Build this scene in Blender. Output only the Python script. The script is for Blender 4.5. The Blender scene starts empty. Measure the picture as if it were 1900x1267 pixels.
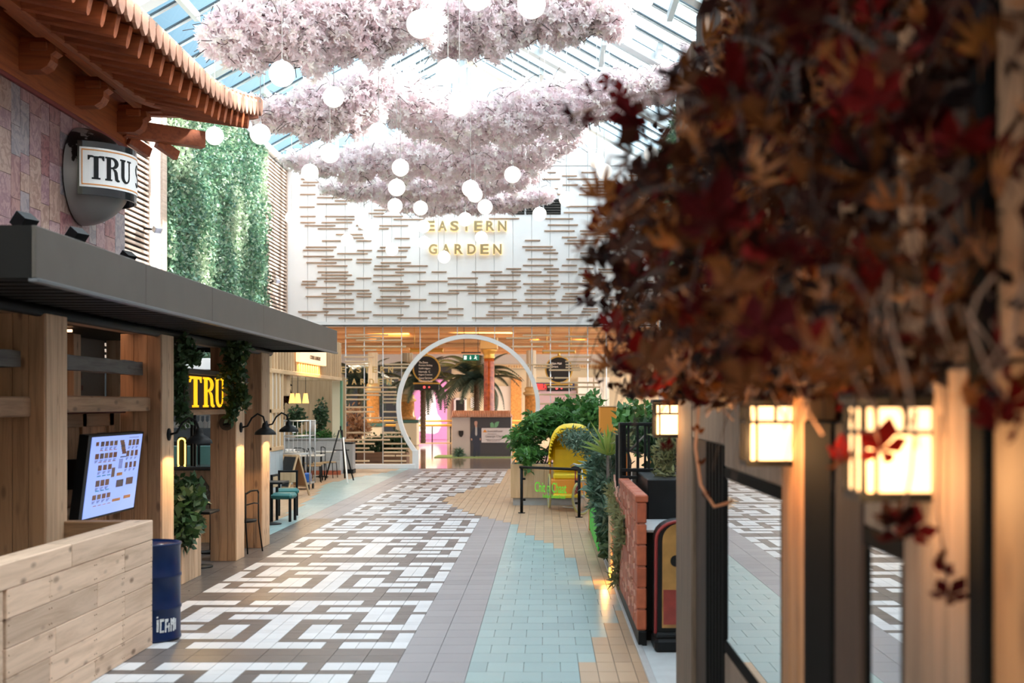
import bpy, math, random
import numpy as np
from mathutils import Vector, Matrix

random.seed(7)
RNG = np.random.default_rng(7)
S = bpy.context.scene
COL = S.collection

# ------------------------------------------------------------------ camera, light, exposure
F, HC, VX, VY = 2350.0, 2.16, 1012.0, 749.0          # focal length in px, eye height, vanishing point
cam_d = bpy.data.cameras.new('camera')
cam = bpy.data.objects.new('camera', cam_d); COL.objects.link(cam)
cam.location = (0, 0, HC); cam.rotation_euler = (math.pi/2, 0, 0)
cam_d.sensor_width = 36.0; cam_d.lens = 36.0*F/1900.0
cam_d.shift_x = -(VX-950.0)/1900.0; cam_d.shift_y = (VY-633.5)/1900.0
cam_d.clip_start = 0.05; cam_d.clip_end = 400
cam_d.dof.use_dof = True; cam_d.dof.focus_distance = 20; cam_d.dof.aperture_fstop = 1.9
S.camera = cam
S.view_settings.view_transform = 'Standard'; S.view_settings.look = 'None'
S.view_settings.gamma = 1.0; S.view_settings.use_curve_mapping = False
S.view_settings.exposure = 1.08

W = bpy.data.worlds.new('sky'); S.world = W; W.use_nodes = True
nt = W.node_tree; nt.nodes.clear()
tc = nt.nodes.new('ShaderNodeTexCoord'); dp = nt.nodes.new('ShaderNodeVectorMath'); dp.operation = 'DOT_PRODUCT'
cr = nt.nodes.new('ShaderNodeMapRange'); rp = nt.nodes.new('ShaderNodeValToRGB'); bg = nt.nodes.new('ShaderNodeBackground'); ow = nt.nodes.new('ShaderNodeOutputWorld')
SUND = Vector((0.88, 0.06, 0.40)).normalized()                      # towards the sun: the sky is bluer away from it
dp.inputs[1].default_value = SUND
nt.links.new(tc.outputs['Generated'], dp.inputs[0]); nt.links.new(dp.outputs['Value'], cr.inputs[0])
cr.inputs[1].default_value = -1; cr.inputs[2].default_value = 1
nt.links.new(cr.outputs[0], rp.inputs[0])
SKY = [(0.0,(.03,.055,.075)),(0.45,(.036,.066,.088)),(0.58,(.17,.235,.28)),(0.76,(.52,.575,.61)),(1.0,(.92,.95,.96))]
while len(rp.color_ramp.elements) < len(SKY): rp.color_ramp.elements.new(.5)
for e, (p_, c_) in zip(rp.color_ramp.elements, SKY): e.position = p_; e.color = (*c_, 1)
bg.inputs['Strength'].default_value = 4.4
nt.links.new(rp.outputs[0], bg.inputs['Color']); nt.links.new(bg.outputs[0], ow.inputs['Surface'])

sun_d = bpy.data.lights.new('sun', 'SUN'); sun = bpy.data.objects.new('sun', sun_d); COL.objects.link(sun)
sun_d.energy = 6.0; sun_d.angle = math.radians(1.2); sun_d.color = (1.0, 0.95, 0.89)
sun.rotation_euler = Vector((-0.88, -0.06, -0.40)).to_track_quat('-Z', 'Y').to_euler()

# ------------------------------------------------------------------ helpers
def PX(px, d): return (px-VX)*d/F
def PZ(py, d): return HC+(VY-py)*d/F
def DF(py): return F*HC/(py-VY)
def P(px, py, d): return Vector((PX(px, d), d, PZ(py, d)))

class MB:
    """collects geometry in world space; build() links it as ONE mesh object relative to its parent or to its own base"""
    def __init__(s): s.v = []; s.f = []; s.m = []; s.sm = []
    def add(s, vs, fs, m=0, smooth=False):
        b = len(s.v); s.v += [tuple(v) for v in vs]
        for f in fs: s.f.append([b+i for i in f]); s.m.append(m); s.sm.append(smooth)
        return s
    def box(s, x0, x1, y0, y1, z0, z1, m=0):
        vs = [(x0,y0,z0),(x1,y0,z0),(x1,y1,z0),(x0,y1,z0),(x0,y0,z1),(x1,y0,z1),(x1,y1,z1),(x0,y1,z1)]
        return s.add(vs, [(0,3,2,1),(4,5,6,7),(0,1,5,4),(1,2,6,5),(2,3,7,6),(3,0,4,7)], m)
    def bbox(s, x0, x1, y0, y1, z0, z1, b=0.01, m=0):
        """box with chamfered edges"""
        b = min(b, (x1-x0)*.45, (y1-y0)*.45, (z1-z0)*.45)
        X=(x0,x1); Y=(y0,y1); Z=(z0,z1); vs=[]; idx={}
        for i in (0,1):
            for j in (0,1):
                for k in (0,1):
                    sx=1-2*i; sy=1-2*j; sz=1-2*k
                    for a,(dx,dy,dz) in enumerate(((0,b,b),(b,0,b),(b,b,0))):
                        idx[(i,j,k,a)]=len(vs); vs.append((X[i]+sx*dx, Y[j]+sy*dy, Z[k]+sz*dz))
        fs=[]
        for i in (0,1): fs.append([idx[(i,0,0,0)],idx[(i,1,0,0)],idx[(i,1,1,0)],idx[(i,0,1,0)]][::(-1 if i==0 else 1)])
        for j in (0,1): fs.append([idx[(0,j,0,1)],idx[(1,j,0,1)],idx[(1,j,1,1)],idx[(0,j,1,1)]][::(1 if j==0 else -1)])
        for k in (0,1): fs.append([idx[(0,0,k,2)],idx[(1,0,k,2)],idx[(1,1,k,2)],idx[(0,1,k,2)]][::(-1 if k==0 else 1)])
        for i in (0,1):
            for j in (0,1):
                fs.append([idx[(i,j,0,0)],idx[(i,j,1,0)],idx[(i,j,1,1)],idx[(i,j,0,1)]][::(1 if i!=j else -1)])
            for k in (0,1):
                fs.append([idx[(i,0,k,0)],idx[(i,1,k,0)],idx[(i,1,k,2)],idx[(i,0,k,2)]][::(1 if i==k else -1)])
        for j in (0,1):
            for k in (0,1):
                fs.append([idx[(0,j,k,1)],idx[(1,j,k,1)],idx[(1,j,k,2)],idx[(0,j,k,2)]][::(-1 if j==k else 1)])
        for i in (0,1):
            for j in (0,1):
                for k in (0,1): fs.append([idx[(i,j,k,a)] for a in ((0,1,2) if (i+j+k)%2==0 else (0,2,1))])
        return s.add(vs, fs, m)
    def obox(s, c, size, R=None, m=0):
        R = R or Matrix.Identity(3); c = Vector(c); hx,hy,hz = [q/2 for q in size]
        vs = [c+R@Vector((x,y,z)) for z in (-hz,hz) for (x,y) in ((-hx,-hy),(hx,-hy),(hx,hy),(-hx,hy))]
        return s.add(vs, [(0,3,2,1),(4,5,6,7),(0,1,5,4),(1,2,6,5),(2,3,7,6),(3,0,4,7)], m)
    def bar(s, p0, p1, w, h, m=0, up=(0,0,1)):
        p0=Vector(p0); p1=Vector(p1); d=(p1-p0); L=d.length; d.normalize(); u=Vector(up)
        x=d.cross(u)
        if x.length<1e-4: x=d.cross(Vector((1,0,0)))
        x.normalize(); z=x.cross(d)
        R=Matrix((x,d,z)).transposed()
        return s.obox((p0+p1)/2,(w,L,h),R,m)
    def tube(s, pts, r, n=8, m=0, caps=True, smooth=True, closed=False):
        pts=[Vector(p) for p in pts]; rs=r if isinstance(r,(list,tuple)) else [r]*len(pts)
        vs=[]; prev=None; N=len(pts)
        for i,p in enumerate(pts):
            if closed: t=pts[(i+1)%N]-pts[i-1]
            else: t=pts[min(i+1,N-1)]-pts[max(i-1,0)]
            t.normalize()
            if prev is None:
                a=Vector((0,0,1)) if abs(t.z)<.9 else Vector((1,0,0)); x=t.cross(a).normalized()
            else: x=(prev-t*prev.dot(t)).normalized()
            prev=x; y=t.cross(x)
            for k in range(n):
                an=2*math.pi*k/n; vs.append(p+(x*math.cos(an)+y*math.sin(an))*rs[i])
        fs=[]
        for i in range(N if closed else N-1):
            a=i*n; b=((i+1)%N)*n
            for k in range(n): fs.append((a+k,a+(k+1)%n,b+(k+1)%n,b+k))
        s.add(vs,fs,m,smooth)
        if caps and not closed:
            b=len(s.v)-len(vs)
            s.f.append([b+k for k in range(n)][::-1]); s.m.append(m); s.sm.append(False)
            s.f.append([b+(N-1)*n+k for k in range(n)]); s.m.append(m); s.sm.append(False)
        return s
    def lathe(s, prof, c, n=24, m=0, R=None, smooth=True, cap=True):
        R=R or Matrix.Identity(3); c=Vector(c); vs=[]
        for (r,z) in prof:
            for k in range(n):
                a=2*math.pi*k/n; vs.append(c+R@Vector((r*math.cos(a),r*math.sin(a),z)))
        fs=[]
        for i in range(len(prof)-1):
            for k in range(n): fs.append((i*n+k,i*n+(k+1)%n,(i+1)*n+(k+1)%n,(i+1)*n+k))
        s.add(vs,fs,m,smooth)
        if cap:
            b=len(s.v)-len(vs)
            if prof[0][0]>1e-4: s.f.append([b+k for k in range(n)][::-1]); s.m.append(m); s.sm.append(False)
            if prof[-1][0]>1e-4: s.f.append([b+(len(prof)-1)*n+k for k in range(n)]); s.m.append(m); s.sm.append(False)
        return s
    def sphere(s, c, r, n=20, m=0, sz=1.0):
        k=n//2
        return s.lathe([(max(r*math.sin(math.pi*i/k),1e-5), -r*sz*math.cos(math.pi*i/k)) for i in range(k+1)], c, n, m, cap=False)
    def prism(s, poly, d0, d1, fn, m=0):
        """polygon (u,v) extruded between d0 and d1, mapped to space by fn(u,v,d)"""
        n=len(poly); vs=[fn(u,v,d0) for u,v in poly]+[fn(u,v,d1) for u,v in poly]
        fs=[tuple(range(n))[::-1], tuple(range(n,2*n))]+[(i,(i+1)%n,n+(i+1)%n,n+i) for i in range(n)]
        return s.add(vs,fs,m)
    def quad(s, a,b,c,d, m=0): return s.add([a,b,c,d],[(0,1,2,3)],m)
    def build(s, name, mats, parent=None, base=None):
        me=bpy.data.meshes.new(name)
        if not isinstance(mats,(list,tuple)): mats=[mats]
        if base is None and parent is None:
            a=np.array(s.v); base=((a[:,0].min()+a[:,0].max())/2,(a[:,1].min()+a[:,1].max())/2,a[:,2].min())
        pw=Vector(WL.get(parent.name,(0,0,0))) if parent else Vector((0,0,0))
        o0=Vector(base) if base is not None else pw
        me.from_pydata([tuple(Vector(v)-o0) for v in s.v],[],s.f)
        for mt in mats: me.materials.append(mt)
        me.polygons.foreach_set('material_index',s.m); me.polygons.foreach_set('use_smooth',s.sm)
        me.update()
        o=bpy.data.objects.new(name,me); COL.objects.link(o)
        if parent: o.parent=parent
        o.location=o0-pw; WL[o.name]=tuple(o0)
        return o
WL = {}                                   # world base of every object (no parent is ever rotated at build time)

def tag(o, label=None, cat=None, group=None, kind=None):
    if label: o['label']=label
    if cat: o['category']=cat
    if group: o['group']=group
    if kind: o['kind']=kind
    return o
def thing(name, loc, label, cat, group=None):
    o=bpy.data.objects.new(name,None); COL.objects.link(o); o.location=loc; WL[o.name]=tuple(loc)
    o.empty_display_size=.1
    return tag(o,label,cat,group)
def struct(o): o['kind']='structure'; return o
def copy_tree(o, parent=None):
    c=o.copy(); COL.objects.link(c)
    if parent: c.parent=parent
    WL[c.name]=WL.get(o.name,(0,0,0))
    for ch in list(o.children): copy_tree(ch,c)
    return c
def inst(name, mesh, loc, rot=None, scale=None, parent=None):
    o=bpy.data.objects.new(name,mesh); COL.objects.link(o)
    pw=Vector(WL.get(parent.name,(0,0,0))) if parent else Vector((0,0,0))
    if parent: o.parent=parent
    o.location=Vector(loc)-pw
    if rot is not None: o.rotation_euler=rot
    if scale is not None: o.scale=scale if isinstance(scale,(tuple,list)) else (scale,)*3
    WL[o.name]=tuple(loc)
    return o
def mesh_only(mb, name, mats):
    me=bpy.data.meshes.new(name); me.from_pydata(mb.v,[],mb.f)
    for mt in (mats if isinstance(mats,(list,tuple)) else [mats]): me.materials.append(mt)
    me.polygons.foreach_set('material_index',mb.m); me.polygons.foreach_set('use_smooth',mb.sm); me.update(); return me

# ---- fast scatter of a small template into one mesh
def rand_rot(n, tilt=None):
    q=RNG.normal(size=(n,4)); q/=np.linalg.norm(q,axis=1)[:,None]
    if tilt is not None:
        q[:,1]*=tilt; q[:,2]*=tilt; q/=np.linalg.norm(q,axis=1)[:,None]
    w,x,y,z=q.T
    return np.stack([np.stack([1-2*(y*y+z*z),2*(x*y-z*w),2*(x*z+y*w)],-1),
                     np.stack([2*(x*y+z*w),1-2*(x*x+z*z),2*(y*z-x*w)],-1),
                     np.stack([2*(x*z-y*w),2*(y*z+x*w),1-2*(x*x+y*y)],-1)],1)
def scatter(name, tv, tf, pos, scale, mat, parent, tilt=None, rots=None):
    n=len(pos); k=len(tv); tv=np.array(tv,float); tf=np.array(tf,int)
    R=rots if rots is not None else rand_rot(n,tilt)
    sc=np.broadcast_to(np.asarray(scale,float),(n,))
    V=np.einsum('nij,kj->nki',R,tv)*sc[:,None,None]+np.asarray(pos)[:,None,:]
    pw=np.array(WL.get(parent.name,(0,0,0))) if parent else np.zeros(3)
    V=(V-pw).reshape(-1,3)
    FF=(tf[None]+(np.arange(n)*k)[:,None,None]).reshape(-1,tf.shape[1])
    me=bpy.data.meshes.new(name); nf,fs=FF.shape
    me.vertices.add(len(V)); me.vertices.foreach_set('co',V.astype(np.float32).ravel())
    me.loops.add(nf*fs); me.loops.foreach_set('vertex_index',FF.astype(np.int32).ravel())
    me.polygons.add(nf); me.polygons.foreach_set('loop_start',np.arange(0,nf*fs,fs,dtype=np.int32))
    me.materials.append(mat); me.update(calc_edges=True); me.validate()
    o=bpy.data.objects.new(name,me); COL.objects.link(o)
    if parent: o.parent=parent
    WL[o.name]=tuple(pw); return o
LEAF_V=[(0,0,0),(.3,.45,.06),(0,1,-.05),(-.3,.45,.06)]; LEAF_F=[(0,1,2,3)]
THIN_V=[(0,0,0),(.12,.5,.06),(0,1,-.1),(-.12,.5,.06)]
def blossom_t():
    v=[(0,0,0)]; f=[]
    for i in range(5):
        a=2*math.pi*i/5; b=len(v); c,s_=math.cos,math.sin
        v+=[(.55*c(a-.5),.55*s_(a-.5),.22),(1.0*c(a),1.0*s_(a),.36),(.55*c(a+.5),.55*s_(a+.5),.22)]
        f.append((0,b,b+1,b+2))
    return v,f
BL_V,BL_F=blossom_t()
def in_blob(n, c, r):
    """n points in an ellipsoid, crowded towards its skin"""
    u=RNG.normal(size=(n,3)); u/=np.linalg.norm(u,axis=1)[:,None]
    return np.array(c)+u*(RNG.random(n)**.45)[:,None]*np.array(r)

# ------------------------------------------------------------------ materials
def newmat(name):
    m=bpy.data.materials.new(name); m.use_nodes=True; t=m.node_tree
    b=t.nodes['Principled BSDF']; return m,t,b
def link(t,a,b): t.links.new(a,b)
def rnd(t):
    """one random number per object and per loose piece"""
    oi=t.nodes.new('ShaderNodeObjectInfo'); ge=t.nodes.new('ShaderNodeNewGeometry')
    ad=t.nodes.new('ShaderNodeMath'); ad.operation='ADD'; fr=t.nodes.new('ShaderNodeMath'); fr.operation='FRACT'
    link(t,oi.outputs['Random'],ad.inputs[0]); link(t,ge.outputs['Random Per Island'],ad.inputs[1]); link(t,ad.outputs[0],fr.inputs[0])
    return fr.outputs[0]
def ramp(t, cols, pos=None, interp='LINEAR'):
    r=t.nodes.new('ShaderNodeValToRGB'); r.color_ramp.interpolation=interp
    while len(r.color_ramp.elements)<len(cols): r.color_ramp.elements.new(.5)
    for i,c in enumerate(cols):
        r.color_ramp.elements[i].position=pos[i] if pos else i/(len(cols)-1)
        r.color_ramp.elements[i].color=(c[0],c[1],c[2],1)
    return r
def plain(name, col, rough=.5, metal=0, emit=None, es=1.0, noise=0.0, nscale=8, bump=0, spec=None):
    m,t,b=newmat(name); b.inputs['Roughness'].default_value=rough; b.inputs['Metallic'].default_value=metal
    b.inputs['Base Color'].default_value=(*col,1)
    if spec is not None: b.inputs['Specular IOR Level'].default_value=spec
    if noise or bump:
        tc=t.nodes.new('ShaderNodeTexCoord'); n=t.nodes.new('ShaderNodeTexNoise'); n.inputs['Scale'].default_value=nscale; n.inputs['Detail'].default_value=5
        link(t,tc.outputs['Object'],n.inputs['Vector'])
        if noise:
            r=ramp(t,[[c*(1-noise) for c in col],[min(1,c*(1+noise)) for c in col]],[.3,.7]); link(t,n.outputs['Fac'],r.inputs[0]); link(t,r.outputs[0],b.inputs['Base Color'])
        if bump:
            bp=t.nodes.new('ShaderNodeBump'); bp.inputs['Strength'].default_value=bump; bp.inputs['Distance'].default_value=.02
            link(t,n.outputs['Fac'],bp.inputs['Height']); link(t,bp.outputs[0],b.inputs['Normal'])
    if emit: b.inputs['Emission Color'].default_value=(*emit,1); b.inputs['Emission Strength'].default_value=es
    return m
def varied(name, cols, rough=.5, transl=0.0, noise=.0, nscale=20, interp='LINEAR', spec=None, bump=0):
    """colour picked per object / loose piece out of a ramp"""
    m,t,b=newmat(name); r=ramp(t,cols,interp=interp); link(t,rnd(t),r.inputs[0]); out=r.outputs[0]
    b.inputs['Roughness'].default_value=rough
    if spec is not None: b.inputs['Specular IOR Level'].default_value=spec
    if noise or bump:
        tc=t.nodes.new('ShaderNodeTexCoord'); n=t.nodes.new('ShaderNodeTexNoise'); n.inputs['Scale'].default_value=nscale; n.inputs['Detail'].default_value=4
        link(t,tc.outputs['Object'],n.inputs['Vector'])
        mr=t.nodes.new('ShaderNodeMapRange'); mr.inputs[1].default_value=.3; mr.inputs[2].default_value=.7; mr.inputs[3].default_value=1-noise; mr.inputs[4].default_value=1+noise
        link(t,n.outputs['Fac'],mr.inputs[0]); hs=t.nodes.new('ShaderNodeHueSaturation'); link(t,mr.outputs[0],hs.inputs['Value']); link(t,out,hs.inputs['Color']); out=hs.outputs[0]
        if bump:
            bp=t.nodes.new('ShaderNodeBump'); bp.inputs['Strength'].default_value=bump; bp.inputs['Distance'].default_value=.01
            link(t,n.outputs['Fac'],bp.inputs['Height']); link(t,bp.outputs[0],b.inputs['Normal'])
    link(t,out,b.inputs['Base Color'])
    if transl:
        tr=t.nodes.new('ShaderNodeBsdfTranslucent'); mx=t.nodes.new('ShaderNodeMixShader'); mx.inputs[0].default_value=transl
        link(t,out,tr.inputs['Color']); link(t,b.outputs[0],mx.inputs[1]); link(t,tr.outputs[0],mx.inputs[2])
        link(t,mx.outputs[0],t.nodes['Material Output'].inputs['Surface'])
    return m
def wood(name, base, dark, axis='z', scale=1.0, rough=.62, var=.16, knots=.5):
    m,t,b=newmat(name); tc=t.nodes.new('ShaderNodeTexCoord'); r0=rnd(t)
    mul=t.nodes.new('ShaderNodeMath'); mul.operation='MULTIPLY'; mul.inputs[1].default_value=37; link(t,r0,mul.inputs[0])
    va=t.nodes.new('ShaderNodeVectorMath'); va.operation='ADD'; link(t,tc.outputs['Object'],va.inputs[0]); link(t,mul.outputs[0],va.inputs[1])
    mp=t.nodes.new('ShaderNodeMapping'); sc={'x':(.5,9,9),'y':(9,.5,9),'z':(9,9,.5)}[axis]; mp.inputs['Scale'].default_value=[q*scale for q in sc]
    link(t,va.outputs[0],mp.inputs['Vector'])
    n=t.nodes.new('ShaderNodeTexNoise'); n.inputs['Scale'].default_value=2.2; n.inputs['Detail'].default_value=7; n.inputs['Roughness'].default_value=.65; n.inputs['Distortion'].default_value=.6
    link(t,mp.outputs[0],n.inputs['Vector'])
    r=ramp(t,[dark,base,[min(1,c*1.12) for c in base]],[.28,.55,.8]); link(t,n.outputs['Fac'],r.inputs[0]); out=r.outputs[0]
    if knots:
        mk=t.nodes.new('ShaderNodeMapping'); sk={'x':(3.2,8,8),'y':(8,3.2,8),'z':(8,8,3.2)}[axis]; mk.inputs['Scale'].default_value=sk; link(t,va.outputs[0],mk.inputs['Vector'])
        vo=t.nodes.new('ShaderNodeTexVoronoi'); vo.inputs['Scale'].default_value=1.0; link(t,mk.outputs[0],vo.inputs['Vector'])
        kr=ramp(t,[(knots,)*3,(0,0,0)],[.10,.24]); link(t,vo.outputs['Distance'],kr.inputs[0])
        sc_=t.nodes.new('ShaderNodeSeparateColor'); link(t,vo.outputs['Color'],sc_.inputs[0]); gt=t.nodes.new('ShaderNodeMapRange'); gt.inputs[1].default_value=.3; gt.inputs[2].default_value=.6; link(t,sc_.outputs[0],gt.inputs[0])
        km=t.nodes.new('ShaderNodeMath'); km.operation='MULTIPLY'; link(t,kr.outputs[0],km.inputs[0]); link(t,gt.outputs[0],km.inputs[1])
        mx=t.nodes.new('ShaderNodeMix'); mx.data_type='RGBA'; link(t,km.outputs[0],mx.inputs['Factor']); link(t,out,mx.inputs[6]); mx.inputs[7].default_value=(dark[0]*.45,dark[1]*.4,dark[2]*.38,1); out=mx.outputs[2]
    hs=t.nodes.new('ShaderNodeHueSaturation'); mr=t.nodes.new('ShaderNodeMapRange'); mr.inputs[3].default_value=1-var; mr.inputs[4].default_value=1+var
    link(t,r0,mr.inputs[0]); link(t,mr.outputs[0],hs.inputs['Value']); link(t,out,hs.inputs['Color']); link(t,hs.outputs[0],b.inputs['Base Color'])
    bp=t.nodes.new('ShaderNodeBump'); bp.inputs['Strength'].default_value=.25; bp.inputs['Distance'].default_value=.01; link(t,n.outputs['Fac'],bp.inputs['Height']); link(t,bp.outputs[0],b.inputs['Normal'])
    b.inputs['Roughness'].default_value=rough
    return m
def glass(name, tint=(1,1,1), ior=1.45, extra=0.0):
    m,t,b=newmat(name); t.nodes.remove(b)
    tr=t.nodes.new('ShaderNodeBsdfTransparent'); tr.inputs[0].default_value=(*tint,1)
    gl=t.nodes.new('ShaderNodeBsdfGlossy'); gl.inputs['Roughness'].default_value=.01
    fr=t.nodes.new('ShaderNodeFresnel'); fr.inputs['IOR'].default_value=ior
    ad=t.nodes.new('ShaderNodeMath'); ad.operation='ADD'; ad.use_clamp=True; ad.inputs[1].default_value=extra; link(t,fr.outputs[0],ad.inputs[0])
    mx=t.nodes.new('ShaderNodeMixShader'); mx.inputs[0].default_value=.04
    if ior>1.25: link(t,ad.outputs[0],mx.inputs[0])
    link(t,tr.outputs[0],mx.inputs[1]); link(t,gl.outputs[0],mx.inputs[2])
    link(t,mx.outputs[0],t.nodes['Material Output'].inputs['Surface']); return m
def glow(name, col, s):
    m,t,b=newmat(name); b.inputs['Base Color'].default_value=(*[min(1,c) for c in col],1); b.inputs['Emission Color'].default_value=(*col,1); b.inputs['Emission Strength'].default_value=s; return m

M={}
M['white']=plain('white_paint',(.92,.92,.92),.45)
M['panel']=plain('white_wall_panel',(.93,.92,.92),.45,noise=.02,nscale=2)
M['roofwhite']=plain('white_roof_steel',(.70,.76,.77),.45)
M['darkgasket']=plain('dark_glazing_gasket',(.06,.09,.11),.5)
M['skyglass']=glass('clear_roof_glass',(.93,.97,.98),1.2)
M['glass']=glass('clear_glass',(.92,.96,.95))
M['shopglass']=glass('shop_window_glass',(.45,.5,.5),1.6,.30)
M['slat']=wood('pale_slat_wood',(.62,.47,.38),(.45,.30,.22),'y',1,knots=0)
M['rod']=wood('oak_rod',(.43,.27,.175),(.31,.18,.11),'x',1,knots=0)
M['screenrod']=wood('oak_screen_rod',(.74,.54,.34),(.60,.40,.22),'x',1,knots=0)
M['black']=plain('black_metal',(.008,.009,.010),.5,noise=.2,spec=.2)
M['dark']=plain('dark_backing',(.02,.018,.016),.8)
M['steel']=plain('brushed_steel',(.5,.51,.52),.35,.8)
M['bronze']=plain('grey_brown_cladding',(.085,.074,.065),.45,0,noise=.08,nscale=3,spec=.3)
M['soffit']=plain('black_soffit',(.010,.0095,.009),.6,spec=.15)
M['pine']=wood('raw_pine_board',(.72,.52,.38),(.53,.36,.24),'y',.8,knots=.95)
M['pinez']=wood('raw_pine_upright',(.64,.44,.29),(.42,.26,.155),'z',.8,knots=.7)
M['timber']=wood('aged_timber',(.41,.225,.12),(.22,.11,.055),'z',.9,knots=.7)
M['timbery']=wood('aged_timber_beam',(.36,.21,.12),(.19,.10,.05),'y',.9,knots=.7)
M['timberx']=wood('aged_timber_cross',(.34,.19,.10),(.17,.085,.04),'x',.9,knots=.7)
M['greybeam']=wood('weathered_grey_beam',(.12,.115,.11),(.05,.048,.045),'y',1.2,.8,knots=.4)
M['oak']=wood('light_oak',(.62,.43,.25),(.48,.31,.16),'z',.8,knots=0)
M['oakx']=wood('light_oak_rail',(.58,.39,.22),(.44,.27,.13),'y',.8,knots=0)
M['walnut']=wood('brown_planter_board',(.25,.13,.07),(.15,.07,.035),'x',.8,knots=0)
M['blue']=plain('blue_enamel',(.001,.013,.065),.32,noise=.12,nscale=5,spec=.35)
M['red_wood']=wood('red_stained_timber',(.48,.12,.03),(.26,.05,.012),'y',.8,.55,knots=0)
M['red_woodx']=wood('red_stained_rafter',(.46,.115,.035),(.25,.05,.015),'x',.8,.55,knots=0)
M['rooftile']=varied('terracotta_roof_tile',[(.50,.24,.15),(.58,.30,.20),(.46,.21,.13)],.6,noise=.12)
M['tilegrey']=varied('grey_roof_tile',[(.33,.33,.31),(.42,.41,.38)],.7)
M['brick']=varied('dark_red_brick',[(.14,.055,.04),(.20,.08,.055),(.10,.045,.035),(.24,.12,.09)],.85,noise=.25,nscale=30,bump=.3)
M['mortar']=plain('old_mortar',(.16,.13,.11),.9)
M['terra']=varied('terracotta_block',[(.42,.10,.045),(.50,.13,.06),(.37,.085,.04)],.6,noise=.18,nscale=14,bump=.25)
M['terramortar']=plain('pale_pink_mortar',(.62,.33,.24),.85)
M['gold']=plain('gilt',(.75,.42,.09),.35,.5)
M['goldpaint']=plain('gold_paint',(.72,.48,.20),.4,.25)
M['brass']=plain('brass_letter',(.42,.33,.17),.35,.5)
M['halo']=glow('warm_letter_backlight',(1.0,.74,.36),.42)
M['cream']=plain('cream_plaster',(.78,.68,.48),.6)
M['creamwhite']=plain('pale_plaster',(.80,.82,.78),.6)
M['marble_red']=plain('red_marble',(.38,.075,.012),.25,noise=.35,nscale=7)
M['marble_or']=plain('orange_marble',(.62,.28,.08),.25,noise=.3,nscale=9)
M['stone']=plain('grey_stone_tile',(.42,.42,.42),.5,noise=.1,nscale=6)
M['soil']=plain('dark_soil',(.03,.02,.014),.95,noise=.3,nscale=40)
M['globe']=glow('opal_globe_glow',(1.0,.95,.88),.5)
M['cord']=plain('pale_cord',(.55,.55,.55),.6)
M['wire']=plain('white_wire',(.80,.80,.80),.5)
M['lamp_y']=glow('yellow_lampshade',(1.0,.55,.14),.75)
M['signglow']=glow('warm_lit_sign_face',(1.0,.74,.42),.42)
M['yellow_glow']=glow('yellow_lit_letter',(1.0,.52,.008),.55)
M['bulb']=glow('warm_bulb',(1.0,.62,.22),14)
M['lantern']=glow('lantern_paper_glow',(1.0,.60,.28),1.5)
M['trunk']=plain('palm_trunk_fibre',(.16,.10,.06),.9,noise=.45,nscale=18,bump=.5)
M['bark']=plain('grey_brown_bark',(.13,.10,.085),.85,noise=.35,nscale=20)
M['matteblack']=plain('matte_black_paint',(.006,.006,.006),.8,spec=.05)
M['twig']=plain('dark_twig',(.055,.035,.028),.8)
M['paletwig']=plain('dry_pale_twig',(.34,.20,.14),.85)
M['blossom']=varied('pale_pink_blossom',[(.95,.82,.84),(.97,.90,.91),(.95,.86,.88),(.90,.74,.78),(.98,.96,.95),(.95,.92,.84)],.7,transl=.5)
M['moss']=varied('hanging_moss',[(.24,.25,.10),(.34,.32,.15),(.20,.22,.11)],.8,transl=.3)
M['leaf_dark']=varied('dark_ivy_leaf',[(.025,.06,.025),(.04,.10,.035),(.06,.13,.05),(.03,.075,.035),(.10,.15,.07)],.45,transl=.2)
M['leaf_fatsia']=varied('glossy_green_leaf',[(.05,.16,.035),(.08,.24,.05),(.12,.32,.07),(.04,.13,.035)],.35,transl=.25)
M['leaf_grey']=varied('grey_green_leaf',[(.09,.17,.11),(.15,.25,.17),(.06,.13,.08),(.28,.37,.27)],.5,transl=.2)
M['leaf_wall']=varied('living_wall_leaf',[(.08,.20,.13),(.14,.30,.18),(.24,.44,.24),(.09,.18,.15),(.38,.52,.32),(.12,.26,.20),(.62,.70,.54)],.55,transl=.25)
M['palm']=varied('grey_green_palm_frond',[(.05,.085,.06),(.085,.13,.095),(.15,.20,.14)],.5,transl=.15)
M['autumn']=varied('russet_autumn_leaf',[(.025,.008,.006),(.06,.018,.007),(.018,.006,.006),(.14,.042,.010),(.010,.007,.007),(.016,.008,.008)],.8,transl=.12,spec=.08)  # near-black tones: backlit darkness put into the leaf colour
M['autumn_red']=varied('crimson_maple_leaf',[(.075,.003,.004),(.022,.003,.005),(.16,.007,.006),(.012,.004,.006)],.8,transl=.15,spec=.08)  # crimson darkened in the colour itself, as seen against the light
M['autumn_orange']=varied('orange_bamboo_leaf',[(.26,.075,.012),(.34,.12,.025),(.16,.04,.008)],.6,transl=.2)
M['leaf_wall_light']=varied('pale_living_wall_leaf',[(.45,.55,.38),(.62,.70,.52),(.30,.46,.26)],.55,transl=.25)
M['dry']=varied('dry_golden_leaf',[(.50,.27,.13),(.60,.36,.20),(.42,.20,.09)],.7,transl=.3)
M['yellow_vinyl']=plain('yellow_vinyl',(.85,.60,.01),.4,noise=.05)
M['orange_paint']=plain('orange_paint',(.80,.30,.035),.5)
M['green_paint']=plain('bright_green_paint',(.03,.62,.05),.4)
M['green_letter']=plain('green_vinyl_lettering',(.22,.85,.06),.5)
M['marble_white']=plain('white_marble_tile',(.62,.66,.68),.3,noise=.06)
M['chalk']=plain('chalkboard',(.018,.017,.016),.6,noise=.3,nscale=12)
M['teal_vinyl']=plain('teal_vinyl',(.03,.17,.16),.4)
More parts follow.
